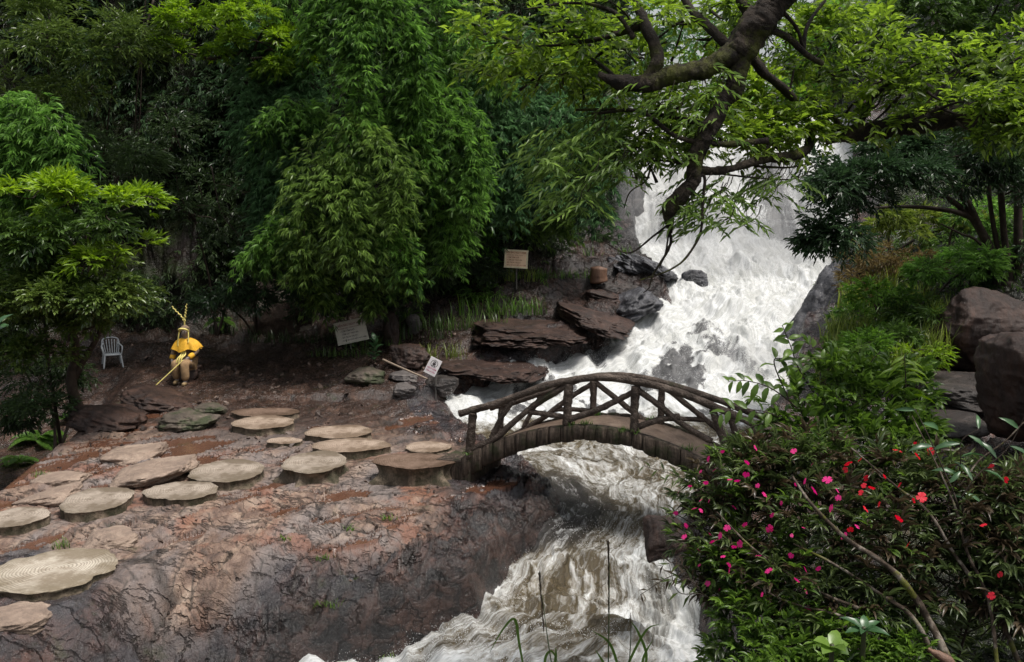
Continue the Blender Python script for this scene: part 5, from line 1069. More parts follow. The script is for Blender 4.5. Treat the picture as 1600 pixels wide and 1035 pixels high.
wallveg('cliff_undergrowth', 'dim ivy and weeds matted over the shadowed left cliff', (clf > .6) & (Zg > .9) & (Zg < 13.3) & (Yf < 37), 27000, 'dim', .19, .045, 501, -.22)
wallveg('cliff_ivy', 'greener ivy patches high on the left cliff', (clf > .6) & (Zg > 5.5) & (Zg < 13.3) & (Yf < 37), 11000, 'dark2', .22, .055, 502, .0, off=.7)
wallveg('bank_undergrowth', 'green weeds covering the right bank and the slopes beside the waterfall', (dr > 1.0) & (Yf > 22.5) & (Yf < 44) & (Xf < 26), 15000, 'mid', .2, .045, 503, -.12, off=.45)
wallveg('ledge_weeds', 'weeds rooted in the cracks of the left bank ledges', (dl > 1.2) & (Yf > 28.3) & (clf < .7) & (Yf < 35) & (Xf > -2), 1300, 'fern', .17, .028, 504, .16, off=.15)
# ferns, grasses, tufts on the left
for n_, (px, py, D, nn, L, lb) in enumerate([(60, 690, 17.8, 16, .75, 'large bright fern in the dark gully at the left edge'), (30, 725, 17.2, 12, .6, 'smaller fern below the large gully fern'), (100, 655, 18.6, 9, .45, 'fern tuft above the gully near the cleft rock'),
        (640, 495, 26.2, 10, .6, 'fern drooping behind the rounded upright stone'), (520, 470, 26.6, 10, .7, 'dim fern above the tilted grey notice board'), (345, 505, 26.2, 10, .6, 'shadowed fern right of the forked horns'), (580, 445, 26.5, 12, .8, 'dim fern high in the hollow')]):
    fern('fern', lb, px, py, onground(px, py + 6)[1], nn, L, seed=n_)
GT = 'grass tufts along the left bank'
for n_, (px, py, w_, D, h, mt, lb) in enumerate([(780, 492, 60, 28.0, .7, 'fern', 'long grass tuft on the ledge under the tan board'), (715, 515, 60, 26.6, .6, 'mid', 'long dark grass tuft left of the ledge grass'), (690, 560, 20, 25.4, .5, 'ygrass', 'narrow bright tuft beside the skull sign'), (655, 530, 26, 25.6, .5, 'mid', 'grass between the upright stones'), (540, 556, 40, 25.6, .3, 'mid', 'low grass under the tilted grey notice board'),
        (800, 440, 30, 30.2, .6, 'ygrass', 'bright grass right under the tan notice board'), (870, 435, 60, 29.8, .35, 'fern', 'fringe of grass above the brown ledge'), (945, 400, 26, 31.6, .4, 'fern', 'small grass clump above the reddish stump'), (470, 535, 70, 26.6, .4, 'dim', 'dim grass fringe right of the whitewashed rock'), (380, 520, 40, 26.6, .4, 'dim', 'dim grass left of the whitewashed rock'), (575, 540, 36, 25.4, .35, 'mid', 'weeds in front of the tall upright rock')]):
    grasses('grass_tuft', lb, [tuple(onground(px + dx, py)) + (0, .16) for dx in np.linspace(-w_, w_, max(2, int(w_ / 9)))], mt, 34, h, .012, .55, n_, group=None if w_ >= 34 else GT, kind='stuff' if w_ >= 34 else None)
for n_, (px, py, D, lb) in enumerate([(100, 855, 12.9, 'bright little grass tuft behind the largest pale stone'), (62, 748, 15.2, 'tiny grass tuft by the flat pale slab')]):
    q = G(px, py, .02); q[2] = ground_z(q[0], q[1]); grasses('grass_tuft', lb, [tuple(q) + (0, .07)], 'bushg', 40, .13, .006, .7, 40 + n_, group='small tufts on the rock shelf')
for n_, (px, py) in enumerate([(548, 880), (495, 930), (505, 912), (565, 912), (600, 926), (448, 905), (605, 860), (480, 955), (520, 935)]):
    q = RW(px, py + 40) if False else G(px, py, -.45); q[2] = ground_z(q[0], q[1]); grasses('weed_tuft', ['tiny weed high on the dark rock face', 'yellow-green weed low on the dark rock face', 'weed just above the yellow-green one', 'weed cluster at the middle of the rock face', 'weed nearest the rushing water', 'weed on the purple rock left of the others', 'weed on the ridge above the rock face', 'lowest weed on the dark rock face', 'small weed between the lowest two'][n_], [tuple(q) + (0, .05)], 'bushg', 22, .10, .009, .9, 60 + n_, group='weeds on the wet rock face', cat='weed')
def rosette(name, label, c, n, L, W, mat, seed, tilt=.5, cat='plant', stem=0.0, ring=2, shape='curl', group=None, spr=1.0):
    rg = np.random.default_rng(seed + 5000); root = empty(name, c, label, cat, group); Lv = Leaves(); az = np.arange(n) * 2.399 + rg.uniform(0, 6); el = np.linspace(.15, 1.1, n) * tilt * 1.6
    d = np.stack([np.cos(az) * np.cos(el) * spr, np.sin(az) * np.cos(el) * spr, np.sin(el)], -1); o = c + np.stack([0 * az, 0 * az, np.linspace(0, stem, n)], -1)
    nn = np.stack([-np.cos(az) * np.sin(el), -np.sin(az) * np.sin(el), np.cos(el)], -1) + [0, -.3, 0]
    Lv.add(o, d, nn, L * rg.uniform(.75, 1.1, n), W * rg.uniform(.85, 1.1, n), rg.uniform(.1, 1, n)); Lv.build('leaves', LM[mat], root, shape)
    V, Fq = tube([c - [0, 0, max(.3, stem)], c, c + [0, 0, stem + .01]], .02, .012, 7, 4); link('stem', mesh_np('stem', local(V, root), Fq, [CULM], True), root); return root
rosette('broad_leaf_plant', 'rosette of broad rounded glossy leaves at the left picture edge', onground(40, 668) + [0, -.1, .42], 12, .40, .27, 'big', 1, .38, stem=.12)
rosette('broad_leaf_plant', 'broad leaf spray cut off by the left picture edge above the rosette', P(-12, 520, 9.5), 8, .24, .12, 'big', 2, .5)
rosette('broad_leaf_plant', 'dark broad-leaved plant among the rocks left of the broken pole', P(586, 562, 24.4), 14, .24, .14, 'big', 3, .6, stem=.5)
# moss and ferns on the bridge
for n_, (px, py, off, sz, lb) in enumerate([(733, 716, 0.0, .10, 'fern tuft at the foot of the left front bridge post'), (893, 662, .06, .13, 'moss and weed tuft at the foot of the second bridge post'), (915, 660, .1, .12, 'small weed right of the second front bridge post'), (993, 672, 0.02, .16, 'largest fern tuft, at the foot of the third bridge post'), (975, 680, 0.0, .10, 'moss hanging over the deck edge left of the largest fern tuft'),
        (932, 655, BO, .12, 'weed at the foot of the rear bridge post'), (1018, 655, BO, .12, 'weed at the rear deck edge right of the middle'), (1075, 700, .1, .16, 'spiky grass on the right slope of the bridge deck'), (1110, 690, .6, .12, 'small grass in the middle of the right deck slope')]):
    q = onplane(px, py, off); uq = np.dot(q[:2] - A0 - wd * off, ud) / LB; q[2] = topz(uq) - .02
    grasses('deck_weed', lb, [tuple(q) + (0, .045)], 'fern', 46, sz, .006, 1.0, 80 + n_, group='weeds growing on the footbridge', cat='weed')

# ------------------------------------------------------------------ right side
# overhanging mossy tree: trunk stands right of the picture, one bough crosses, another drops in from above
def limb(pts): return [P(*q) for q in pts]
tr0 = np.array([6.2, 7.6, ground_z(6.2, 7.6) - .2])
tree = empty('overhanging_tree', tr0, 'big mossy tree whose crooked boughs cross the top of the picture before the waterfall', 'tree')
tparts = []
def tl(pts, radii, seed, rough=.35, sides=26):
    V, Fq = tube(pts, radii, None, sides, 26, .12, seed, knots=.0, cap=True); c = smooth_path(pts, 26); m_ = len(c) * sides; C = np.repeat(c, sides, 0); d = V[:m_] - C
    w_ = rough * .9 * fbm(V[:m_, 0] * 3.2, V[:m_, 1] * 3.2, V[:m_, 2] * 3.2, oct=4, seed=seed) + .22 * ridged(V[:m_, 0] * 9, V[:m_, 1] * 9, V[:m_, 2] * 5, oct=3, seed=seed + 1) - .05
    V[:m_] = C + d * (1 + w_)[:, None]; tparts.append((V, Fq))
tl([tr0, tr0 + [.1, .1, 2.0], tr0 + [-.1, .3, 4.6], tr0 + [-.5, .4, 7.6], P(1420, -190, 8.9)], [.42, .34, .30, .27, .22], 1)
tl([P(1420, -190, 8.9), P(1300, -90, 8.9), P(1222, -10, 9), P(1190, 30, 9), P(1150, 85, 9)], [.21, .17, .145, .14, .13], 2)
tl([P(1155, 80, 9), P(1105, 105, 9), P(1050, 118, 9), P(1010, 130, 9), P(965, 128, 9), P(935, 116, 9)], [.115, .098, .09, .085, .062, .022], 3)
tl([P(1160, 75, 9), P(1150, 130, 9), P(1130, 160, 9), P(1105, 205, 9), P(1088, 245, 9), P(1082, 285, 9), P(1062, 310, 9), P(1046, 330, 9), P(1048, 365, 9)], [.11, .092, .084, .078, .07, .062, .075, .062, .015], 4, .5)
tl([tr0 + [-.1, .3, 3.0], P(1680, 178, 9.0), P(1600, 172, 9.6), P(1500, 180, 10), P(1420, 195, 10.2), P(1340, 208, 10.4), P(1290, 215, 10.5)], [.24, .17, .135, .11, .10, .085, .075], 5)
tl([P(1300, 212, 10.5), P(1285, 192, 10.4), P(1268, 205, 10.2), P(1262, 232, 10), P(1235, 244, 9.8), P(1190, 250, 9.6), P(1150, 262, 9.4), P(1110, 268, 9.2), P(1085, 262, 9.1)], [.06, .055, .052, .052, .048, .043, .04, .038, .034], 6)
small = [([(1010, 130, 9), (1028, 90, 9), (1015, 55, 9.1), (1000, 20, 9.2), (985, -20, 9.3)], .07, .04), ([(1150, 85, 9.1), (1110, 45, 9.3), (1080, 15, 9.5), (1060, -20, 9.6)], .05, .03), ([(1180, 30, 9.1), (1160, 5, 9.2), (1150, -30, 9.3)], .06, .04), ([(1155, 60, 9.4), (1190, 110, 9.6), (1215, 130, 9.8), (1240, 155, 10)], .05, .04), ([(1185, 45, 9), (1225, 55, 9), (1260, 85, 9.1), (1285, 100, 9.2)], .035, .025),
    ([(1255, 80, 9.1), (1262, 40, 9.2), (1290, 0, 9.3)], .02, .014), ([(1225, 20, 9), (1245, 45, 9), (1255, 75, 9.1)], .02, .015), ([(1046, 360, 9), (1048, 380, 9), (1036, 405, 9), (1020, 430, 9), (1014, 450, 9), (1005, 458, 9)], .016, .005),
    ([(1078, 290, 9), (1100, 275, 9), (1098, 320, 9), (1094, 365, 8.9), (1070, 405, 8.9), (1040, 425, 8.9), (1000, 438, 8.9)], .018, .006), ([(1052, 345, 9), (1020, 370, 9), (985, 395, 9), (955, 385, 9), (940, 370, 9)], .012, .004), ([(1046, 355, 9), (1040, 395, 9), (1030, 420, 9)], .01, .004),
    ([(1085, 260, 9.2), (1025, 252, 9.2), (1010, 282, 9.2), (985, 300, 9.2), (975, 325, 9.2)], .012, .005), ([(1015, 278, 9.2), (985, 278, 9.2), (950, 276, 9.2)], .009, .004), ([(1190, 250, 9.6), (1200, 225, 9.6), (1190, 205, 9.6)], .02, .01), ([(1180, 260, 9.6), (1230, 262, 9.8), (1270, 255, 10)], .014, .006), ([(1110, 270, 9.4), (1180, 278, 9.6), (1240, 280, 9.8), (1275, 262, 10)], .01, .004),
    ([(1320, 208, 10.4), (1290, 170, 10.3), (1260, 150, 10.2)], .035, .015), ([(1300, 215, 10.4), (1250, 180, 10.2), (1235, 150, 10.2), (1240, 110, 10.2)], .02, .01), ([(900, 172, 9.6), (980, 172, 9.6), (1060, 185, 9.4), (1100, 195, 9.1)], .012, .03), ([(1200, 220, 9), (1130, 225, 9), (1060, 215, 9), (1000, 175, 9.2), (925, 178, 9.4)], .03, .014),
    ([(1010, 40, 9.2), (940, 60, 9.3), (880, 70, 9.4), (800, 75, 9.5)], .03, .008), ([(960, 120, 9.1), (930, 95, 9.1), (900, 80, 9.2)], .02, .008), ([(990, 60, 9.1), (960, 20, 9.1), (900, 5, 9.2), (820, 15, 9.3)], .025, .008), ([(1340, 205, 10.4), (1360, 160, 10.4), (1400, 120, 10.4), (1450, 90, 10.4)], .04, .015), ([(1420, 195, 10.2), (1470, 140, 10.2), (1500, 110, 10.3)], .03, .01)]
for n_, (pts, a, b_) in enumerate(small): tparts.append(tube(limb(pts), a, b_, 8, 9, .3, 20 + n_, knots=.3))
rg = np.random.default_rng(77); Lv = Leaves(); tw = []
ob_ = [(800, 60, 9.6, 65, 45, .7), (870, 30, 9.6, 75, 45, .8), (930, 70, 9.5, 70, 45, .8), (860, 110, 9.5, 50, 22, .5), (1000, 30, 9.6, 70, 45, .8), (1080, 10, 9.9, 60, 30, .7), (1110, 50, 10.4, 34, 26, .6), (960, 140, 9.9, 34, 30, .6), (1040, 160, 9.9, 60, 34, .6), (1080, 210, 9.7, 60, 24, .5), (1010, 240, 9.5, 34, 16, .4), (1160, 180, 10.3, 50, 40, .7),
       (1150, 235, 10.0, 60, 16, .5), (1230, 175, 10.6, 60, 34, .7), (1280, 120, 10.8, 60, 30, .8), (1340, 90, 10.8, 70, 50, 1.0), (1340, 150, 10.5, 80, 34, .7), (1420, 130, 10.6, 70, 34, .8), (1430, 60, 10.8, 70, 50, 1.0), (1300, 30, 11, 70, 40, 1.0), (1380, 190, 10.2, 60, 18, .4), (1250, 212, 10.3, 50, 14, .4), (1240, 50, 11, 34, 34, .8), (1200, 110, 11, 30, 26, .6)]
ob_ += [(1480, 165, 9.7, 60, 22, .4), (1540, 150, 9.4, 60, 24, .4), (1590, 205, 9.4, 40, 16, .3), (1520, 205, 9.7, 60, 14, .3), (1500, 100, 10.4, 60, 40, .6), (1570, 90, 10, 50, 50, .6), (1060, 190, 9.9, 60, 30, .5), (1120, 190, 10, 50, 26, .5), (1190, 165, 10.4, 60, 34, .6), (1020, 210, 9.8, 50, 24, .4), (1210, 215, 10.2, 50, 18, .4), (1150, 60, 10.8, 40, 40, .6), (980, 60, 10.4, 60, 44, .6), (900, 110, 10, 50, 30, .5), (820, 120, 9.9, 40, 20, .4), (760, 40, 9.9, 40, 40, .5), (780, 100, 9.8, 34, 20, .4), (1000, 90, 10.2, 60, 50, .8), (1130, 130, 10.6, 40, 30, .6), (1060, 60, 10.6, 60, 40, .8), (1180, 10, 10.8, 60, 30, .8), (1270, 70, 11, 60, 50, .9), (1380, 110, 10.9, 80, 50, .9), (1300, 185, 10.5, 80, 26, .5), (1410, 160, 10.6, 80, 30, .6), (1200, 200, 10.4, 60, 24, .5), (940, 110, 10, 50, 40, .6), (1450, 120, 10.7, 60, 50, .8), (1110, 215, 10, 50, 24, .5)]
crown(Lv, rg, ob_, 18, .24, 6, .11, .105, .036, .25, .95, .5, twigs=tw, flat=.7)
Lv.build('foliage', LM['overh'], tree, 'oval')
Lv = Leaves()   # hanging compound leaves
for (px, py, D, rx, ry, n_) in [(860, 225, 9.4, 30, 26, 26), (900, 250, 9.3, 50, 34, 40), (890, 300, 9.2, 34, 24, 26), (945, 215, 9.4, 50, 30, 36), (980, 190, 9.4, 50, 24, 26), (1060, 230, 9.3, 50, 16, 22), (960, 260, 9.3, 40, 22, 22), (1075, 300, 9.0, 34, 18, 14), (1100, 330, 9.1, 30, 18, 22), (1140, 300, 9.3, 20, 24, 12), (1165, 335, 9.2, 8, 8, 5), (1190, 300, 9.5, 24, 24, 10), (1220, 280, 9.6, 26, 12, 10), (1180, 40, 9.4, 40, 40, 10), (1040, 140, 9.1, 60, 20, 12), (1095, 180, 8.9, 26, 22, 10)]:
    k_ = D / F; c = P(px, py, D); M = n_; p = c + rg.normal(size=(M, 3)) * [rx * k_ * .6, .25, ry * k_ * .6]; a = rg.uniform(-.6, .6, M) - .35
    d = np.stack([np.cos(a) * -.9 * np.sign(rg.uniform(-1, .45, M)) * -1, rg.normal(0, .5, M), -.35 + 0 * a], -1); spray(Lv, rg, p, d, 11, .26, .115, .026, .35, 1.1, rg.uniform(.2, .9, M))
    for q in range(min(8, M)): tw.append(tube([p[q] + [.05, 0, .12], p[q], p[q] + nrm(d[q:q + 1])[0] * .24 - [0, 0, .03]], .005, .002, 4, 3))
Lv.build('foliage', LM['bamboo_y'], tree)
V, Fq = join(tparts + tw); link('trunk', mesh_np('trunk', local(V, tree), Fq, [TBARK], True), tree)
# many-stemmed dark tree on the right
b1 = cb(1590, 470, 22.5)
def ds(pts, k=7.4): return [P(a, b, c + k) for a, b, c in pts]
st = [(ds([(1560, 470, 15.2), (1540, 380, 15), (1500, 300, 14.8), (1455, 268, 14.6), (1380, 262, 14.4), (1330, 275, 14.2)]), .11, .035), (ds([(1565, 470, 15.2), (1530, 360, 15), (1480, 310, 14.8), (1410, 290, 14.6), (1340, 300, 14.4)]), .09, .03), (ds([(1570, 470, 15.2), (1545, 380, 15), (1515, 340, 14.9), (1450, 325, 14.7), (1370, 325, 14.5), (1310, 340, 14.3)]), .08, .025),
      (ds([(1580, 470, 15.2), (1570, 380, 15), (1560, 280, 14.8), (1530, 200, 14.6)]), .09, .05), (ds([(1590, 470, 15.2), (1590, 300, 15.2), (1592, 150, 15.2), (1590, 0, 15.2)]), .10, .07), (ds([(1575, 470, 15.2), (1550, 340, 15), (1545, 250, 15), (1560, 150, 15)]), .06, .04), (ds([(1575, 440, 15.1), (1530, 380, 14.8), (1500, 365, 14.7), (1470, 350, 14.6)]), .04, .015), ([b1, P(1572, 480, 22.5), P(1575, 440, 22.5)], .18, .14)]
plant('arching_tree', 'many-stemmed dark tree arching left over the undergrowth', 'tree', [(1320, 280, 20, 75, 60, 1.4), (1300, 350, 19.6, 55, 36, 1.0), (1380, 260, 20.4, 80, 40, 1.4), (1450, 235, 21, 90, 30, 1.4), (1540, 240, 21.5, 80, 40, 1.4), (1590, 290, 22, 40, 50, 1.2), (1340, 320, 20, 60, 50, 1.2), (1262, 372, 19.4, 22, 11, .5), (1400, 240, 21, 70, 34, 1.2), (1500, 270, 21.6, 70, 30, 1.2)], 'dark2', 80, .42, 7, .2, .155, .05, .35, .9, .5, seed=30, base=b1, trunk=st, tmat=TWIG)
plant('leafy_tree', 'dark crown in the top right corner of the picture', 'tree', [(1540, 60, 14, 90, 70, 1.4), (1460, 20, 14.2, 80, 50, 1.2), (1380, 20, 14.4, 70, 50, 1.2), (1440, 90, 14.4, 70, 40, 1.2), (1320, 60, 14.6, 60, 40, 1.0), (1570, 140, 14, 60, 45, 1.2), (1600, 20, 14, 50, 60, 1.2), (1500, 120, 14.2, 60, 40, 1.0), (1480, 190, 14.6, 80, 26, 1.0), (1570, 210, 14.6, 50, 30, 1.0)], 'mid', 62, .36, 6, .16, .12, .045, .3, seed=31, base=cb(1790, 460, 15), trunk=[([cb(1790, 460, 15), P(1760, 300, 15), P(1700, 150, 14.6), P(1600, 70, 14.2)], .16, .04), ([P(1680, 130, 14.6), P(1560, 160, 14.4), P(1480, 190, 14.4)], .05, .02)])
# far trees above the falls
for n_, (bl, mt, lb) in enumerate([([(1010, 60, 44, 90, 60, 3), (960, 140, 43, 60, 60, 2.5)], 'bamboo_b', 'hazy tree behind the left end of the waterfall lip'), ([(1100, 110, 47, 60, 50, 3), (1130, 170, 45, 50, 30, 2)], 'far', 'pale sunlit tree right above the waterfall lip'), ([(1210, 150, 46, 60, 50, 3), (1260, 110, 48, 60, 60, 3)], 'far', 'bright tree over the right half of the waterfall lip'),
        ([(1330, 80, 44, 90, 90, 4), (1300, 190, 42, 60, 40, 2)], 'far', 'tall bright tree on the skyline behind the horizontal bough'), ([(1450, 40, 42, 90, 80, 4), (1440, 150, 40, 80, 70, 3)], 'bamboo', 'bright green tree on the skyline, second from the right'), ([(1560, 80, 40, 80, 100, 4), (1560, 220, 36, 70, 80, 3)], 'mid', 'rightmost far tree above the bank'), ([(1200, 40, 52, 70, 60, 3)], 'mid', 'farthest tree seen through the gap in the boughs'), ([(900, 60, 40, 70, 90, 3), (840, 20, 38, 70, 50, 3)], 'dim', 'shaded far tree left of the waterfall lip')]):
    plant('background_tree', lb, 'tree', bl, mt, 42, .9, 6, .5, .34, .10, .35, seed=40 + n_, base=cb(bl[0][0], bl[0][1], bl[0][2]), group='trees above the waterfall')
# undergrowth on the right bank
UG = 'shrubs on the right bank'
for n_, (bl, mt, k_, L, W, lb) in enumerate([([(1390, 395, 25, 70, 40, 1.2), (1350, 440, 24.5, 50, 30, 1)], 'dry', 6, .18, .03, 'brownish dry shrub between the slanting slab and the cascade'), ([(1400, 345, 27, 80, 26, 1.5), (1500, 350, 27, 70, 30, 1.5)], 'ygrass', 6, .22, .05, 'yellow-green shrub band under the arching stems'), ([(1460, 425, 22.5, 60, 30, 1), (1530, 410, 22.5, 50, 34, 1)], 'bamboo', 8, .17, .04, 'bright ferny shrub below the slanting slab'), ([(1380, 470, 22, 50, 40, 1), (1340, 500, 22, 34, 34, .8)], 'fern', 8, .17, .04, 'mid-green shrub above the slick rock face'),
        ([(1440, 490, 21.5, 50, 40, .9), (1400, 530, 20.5, 60, 30, .8)], 'mid', 7, .16, .04, 'dusky shrub left of the streaked brown block'), ([(1340, 550, 19.5, 50, 26, .7), (1300, 560, 19.5, 30, 30, .6)], 'fern', 7, .15, .03, 'grassy shrub at the foot of the slick rock face'), ([(1560, 440, 22.8, 50, 20, .9), (1590, 400, 23, 40, 40, .9)], 'dark2', 7, .15, .04, 'dark shrub on top of the streaked brown block'), ([(1430, 560, 19, 40, 22, .6)], 'lime', 7, .12, .03, 'lime shrublet left of the layered wet slabs'), ([(1500, 330, 24, 50, 20, 1), (1580, 350, 24, 40, 40, 1)], 'bamboo', 7, .16, .04, 'green shrub seen through the arching stems')]):
    plant('bank_shrub', lb, 'shrub', bl, mt, 46, .34, k_, .16, L, W, .35, seed=60 + n_, group=UG)
grasses('bank_grass', 'tall yellow-green grass covering the right bank slope', [(px, py + 12, D) for px, py, D in [(1300, 590, 19.5), (1320, 560, 20), (1350, 580, 19.5), (1380, 570, 19.4), (1350, 520, 21.5), (1400, 500, 22), (1440, 470, 23), (1380, 450, 24), (1330, 470, 23.5), (1470, 500, 21), (1450, 540, 20), (1420, 580, 18.8), (1310, 520, 21.5), (1400, 420, 25.5), (1450, 390, 27), (1350, 400, 26), (1530, 380, 26)] for _ in range(2)], 'ygrass', 60, .75, .016, .5, 90, kind='stuff', cat='grass')
# ------------------------------------------------------------------ flowering shrub in front
rg = np.random.default_rng(900)
bb = cb(1330, 1000, 8.2); bush = empty('flowering_shrub', bb, 'large bronze-leaved shrub covered in magenta and red flowers at the right', 'flowering shrub')
Lv = Leaves(); Lg = Leaves(); Lm = Leaves(); tw = []
def tips(Lx, blobs, n, k, L, W, twig=.10, spread=1.15, droop=.25, tw=None):
    for (px, py, D, rx, ry, rd) in blobs:
        kk = D / F; c = P(px, py, D); q = nrm(rg.normal(size=(n, 3))) * (rg.uniform(0, 1, (n, 1)) ** .4); q[:, 1] = np.where(q[:, 1] > .25, -q[:, 1], q[:, 1])
        p = c + q * [rx * kk, rd, ry * kk]; d = nrm(q * [1, .8, .6] + [0, -.25, .55] + rg.normal(0, .35, (n, 3))); tone = np.clip(.4 + .3 * q[:, 2] + rg.normal(0, .2, n), 0, 1)  # leaf tone lifted towards each blob's top as painted top light
        spray(Lx, rg, p, d, k, twig, L, W, droop, spread, tone, cluster=.45)
        if tw is not None:
            for s_ in rg.integers(0, n, int(n * .22)): tw.append(tube([p[s_] - d[s_] * .3 + [0, .12, -.12], p[s_] - d[s_] * .12 + [0, .02, -.02], p[s_] + d[s_] * twig * .9], .006, .003, 5, 4))
main = [(1130, 760, 8.2, 75, 55, .45), (1110, 830, 8.0, 62, 55, .45), (1172, 716, 8.3, 44, 26, .35), (1200, 750, 8.0, 80, 60, .5), (1180, 860, 7.7, 80, 60, .5), (1140, 900, 7.8, 60, 40, .4), (1260, 720, 8.0, 70, 45, .45), (1290, 800, 7.6, 90, 65, .55), (1360, 730, 7.8, 80, 40, .45), (1250, 900, 7.3, 90, 60, .5), (1380, 820, 7.3, 90, 65, .5), (1440, 745, 7.6, 80, 40, .45), (1500, 790, 7.2, 90, 45, .5), (1560, 770, 7.1, 60, 34, .4), (1460, 880, 7.0, 80, 60, .4), (1570, 850, 6.9, 50, 60, .4), (1360, 920, 7.0, 80, 50, .4), (1560, 930, 6.8, 50, 40, .35), (1520, 860, 7.1, 60, 40, .4), (1590, 760, 7.3, 30, 26, .3)]
tips(Lv, main, 76, 8, .115, .023, tw=tw); tips(Lm, main, 34, 8, .125, .025, tw=tw); tips(Lv, [(1440, 1000, 7.6, 120, 60, .3), (1560, 980, 7.6, 60, 70, .3)], 70, 8, .12, .025); tips(Lg, main[:12], 30, 7, .095, .024)
tips(Lg, [(1180, 960, 7.2, 70, 40, .4), (1250, 990, 6.9, 80, 34, .4), (1150, 1010, 7.3, 50, 34, .35), (1320, 980, 6.8, 70, 40, .4), (1200, 930, 7.4, 70, 34, .35), (1400, 1010, 6.6, 60, 24, .3), (1160, 880, 7.6, 70, 40, .4), (1330, 1030, 6.5, 80, 20, .3), (1220, 1030, 6.6, 90, 24, .3)], 95, 7, .085, .026)
tips(Lv, [(1300, 960, 7.0, 90, 50, .4), (1200, 980, 7.2, 90, 44, .4), (1590, 1000, 6.8, 26, 34, .3), (1430, 960, 6.9, 50, 34, .3)], 34, 8, .12, .026)
Lv.build('foliage', LM['bush'], bush, 'curl'); Lg.build('foliage', LM['bushg'], bush, 'curl'); o_ = Lm.build('foliage', LM['maroon'], bush, 'curl'); o_['label'] = 'bronze-brown leaves'
g = NB('lichened_branch'); v = g.coord('Object'); n = g.noise(v, 7, 8, .7, .4); nf = g.noise(v, 40, 7, .7)
c = g.ramp(n, [(.34, (.02, .014, .010)), (.5, (.065, .048, .035)), (.6, (.20, .17, .14)), (.72, (.34, .31, .27))]); c = g.mix(g.ramp(g.noise(v, 4.3, 6, .7), [(.54, 0.0), (.62, .8)]), c, (.10, .11, .012))
LBR = g.out(g.bsdf(c, .8, g.bump(nf, .8, .01), .2))
for n_, (pts, a, b_) in enumerate([([(1495, 1060, 6.3), (1460, 985, 6.5), (1420, 920, 6.6), (1380, 880, 6.7), (1320, 840, 6.8), (1270, 790, 6.9), (1238, 745, 7.1)], .030, .008), ([(1470, 1060, 6.4), (1430, 970, 6.5), (1370, 925, 6.7), (1300, 880, 6.9), (1240, 850, 7.1)], .021, .006), ([(1600, 1060, 6.4), (1560, 960, 6.6), (1500, 880, 6.7), (1450, 800, 6.9), (1400, 760, 7.1), (1330, 700, 7.5)], .020, .006),
        ([(1640, 980, 6.4), (1590, 900, 6.6), (1530, 830, 6.8), (1480, 790, 7.0), (1410, 770, 7.2)], .017, .005), ([(1560, 1050, 6.3), (1545, 940, 6.5), (1510, 860, 6.7), (1495, 800, 6.8), (1470, 740, 7), (1425, 650, 7.3)], .014, .004), ([(1500, 760, 7), (1530, 720, 7.1), (1570, 690, 7.1), (1600, 660, 7.1)], .008, .005), ([(1340, 950, 6.6), (1270, 920, 6.9), (1180, 860, 7.2), (1120, 800, 7.5)], .014, .005), ([(1420, 1040, 6.4), (1330, 970, 6.6), (1230, 940, 6.9), (1150, 900, 7.3)], .014, .005)]):
    V, Fq = tube([P(*q) for q in pts], a, b_, 10, 9, .35, n_, knots=.4); link('branch', mesh_np('branch', local(V, bush), Fq, [LBR], True), bush)
V, Fq = join(tw); link('twigs', mesh_np('twigs', local(V, bush), Fq, [TWIG], True), bush)
# flowers: five notched petals around a small eye
g = NB('magenta_petal'); FM = leafmat('magenta_petal', (.55, .015, .16), (.85, .04, .28), .35, .5); FR = leafmat('scarlet_petal', (.62, .012, .03), (.90, .03, .06), .35, .5)
def flower_mesh(mat, seed):
    r_ = np.random.default_rng(seed); Vs = []; Fs = []; m = 0
    for q in range(5):
        a = q * 2 * np.pi / 5 + r_.normal(0, .1); L = r_.uniform(.85, 1.1); w_ = .42; x = np.array([math.cos(a), math.sin(a), 0]); y = np.array([-math.sin(a), math.cos(a), 0]); z = np.array([0, 0, 1.0])
        cup = r_.uniform(.1, .4); pr = [(0, 0, 0), (.4, -w_ * .7, .12), (.4, w_ * .7, .12), (.8, -w_, .2), (.82, 0, .16), (.8, w_, .2), (1.0, -w_ * .5, .12), (.93, 0, .1), (1.0, w_ * .5, .12)]
        Vs.append(np.array([x * p_ * L + y * q_ + z * (r2 * 2 * cup) for p_, q_, r2 in pr])); Fs.append(np.array([[0, 1, 4], [0, 4, 2], [1, 3, 4], [2, 4, 5], [3, 6, 7], [3, 7, 4], [4, 7, 8], [4, 8, 5]]) + m); m += 9
    V = np.concatenate(Vs); return mesh_np('flower', V, np.concatenate(Fs), [mat], True, dict(v=r_.uniform(.2, .9, len(V))))
fm = [flower_mesh(FM, 1), flower_mesh(FM, 2), flower_mesh(FR, 3), flower_mesh(FR, 4)]
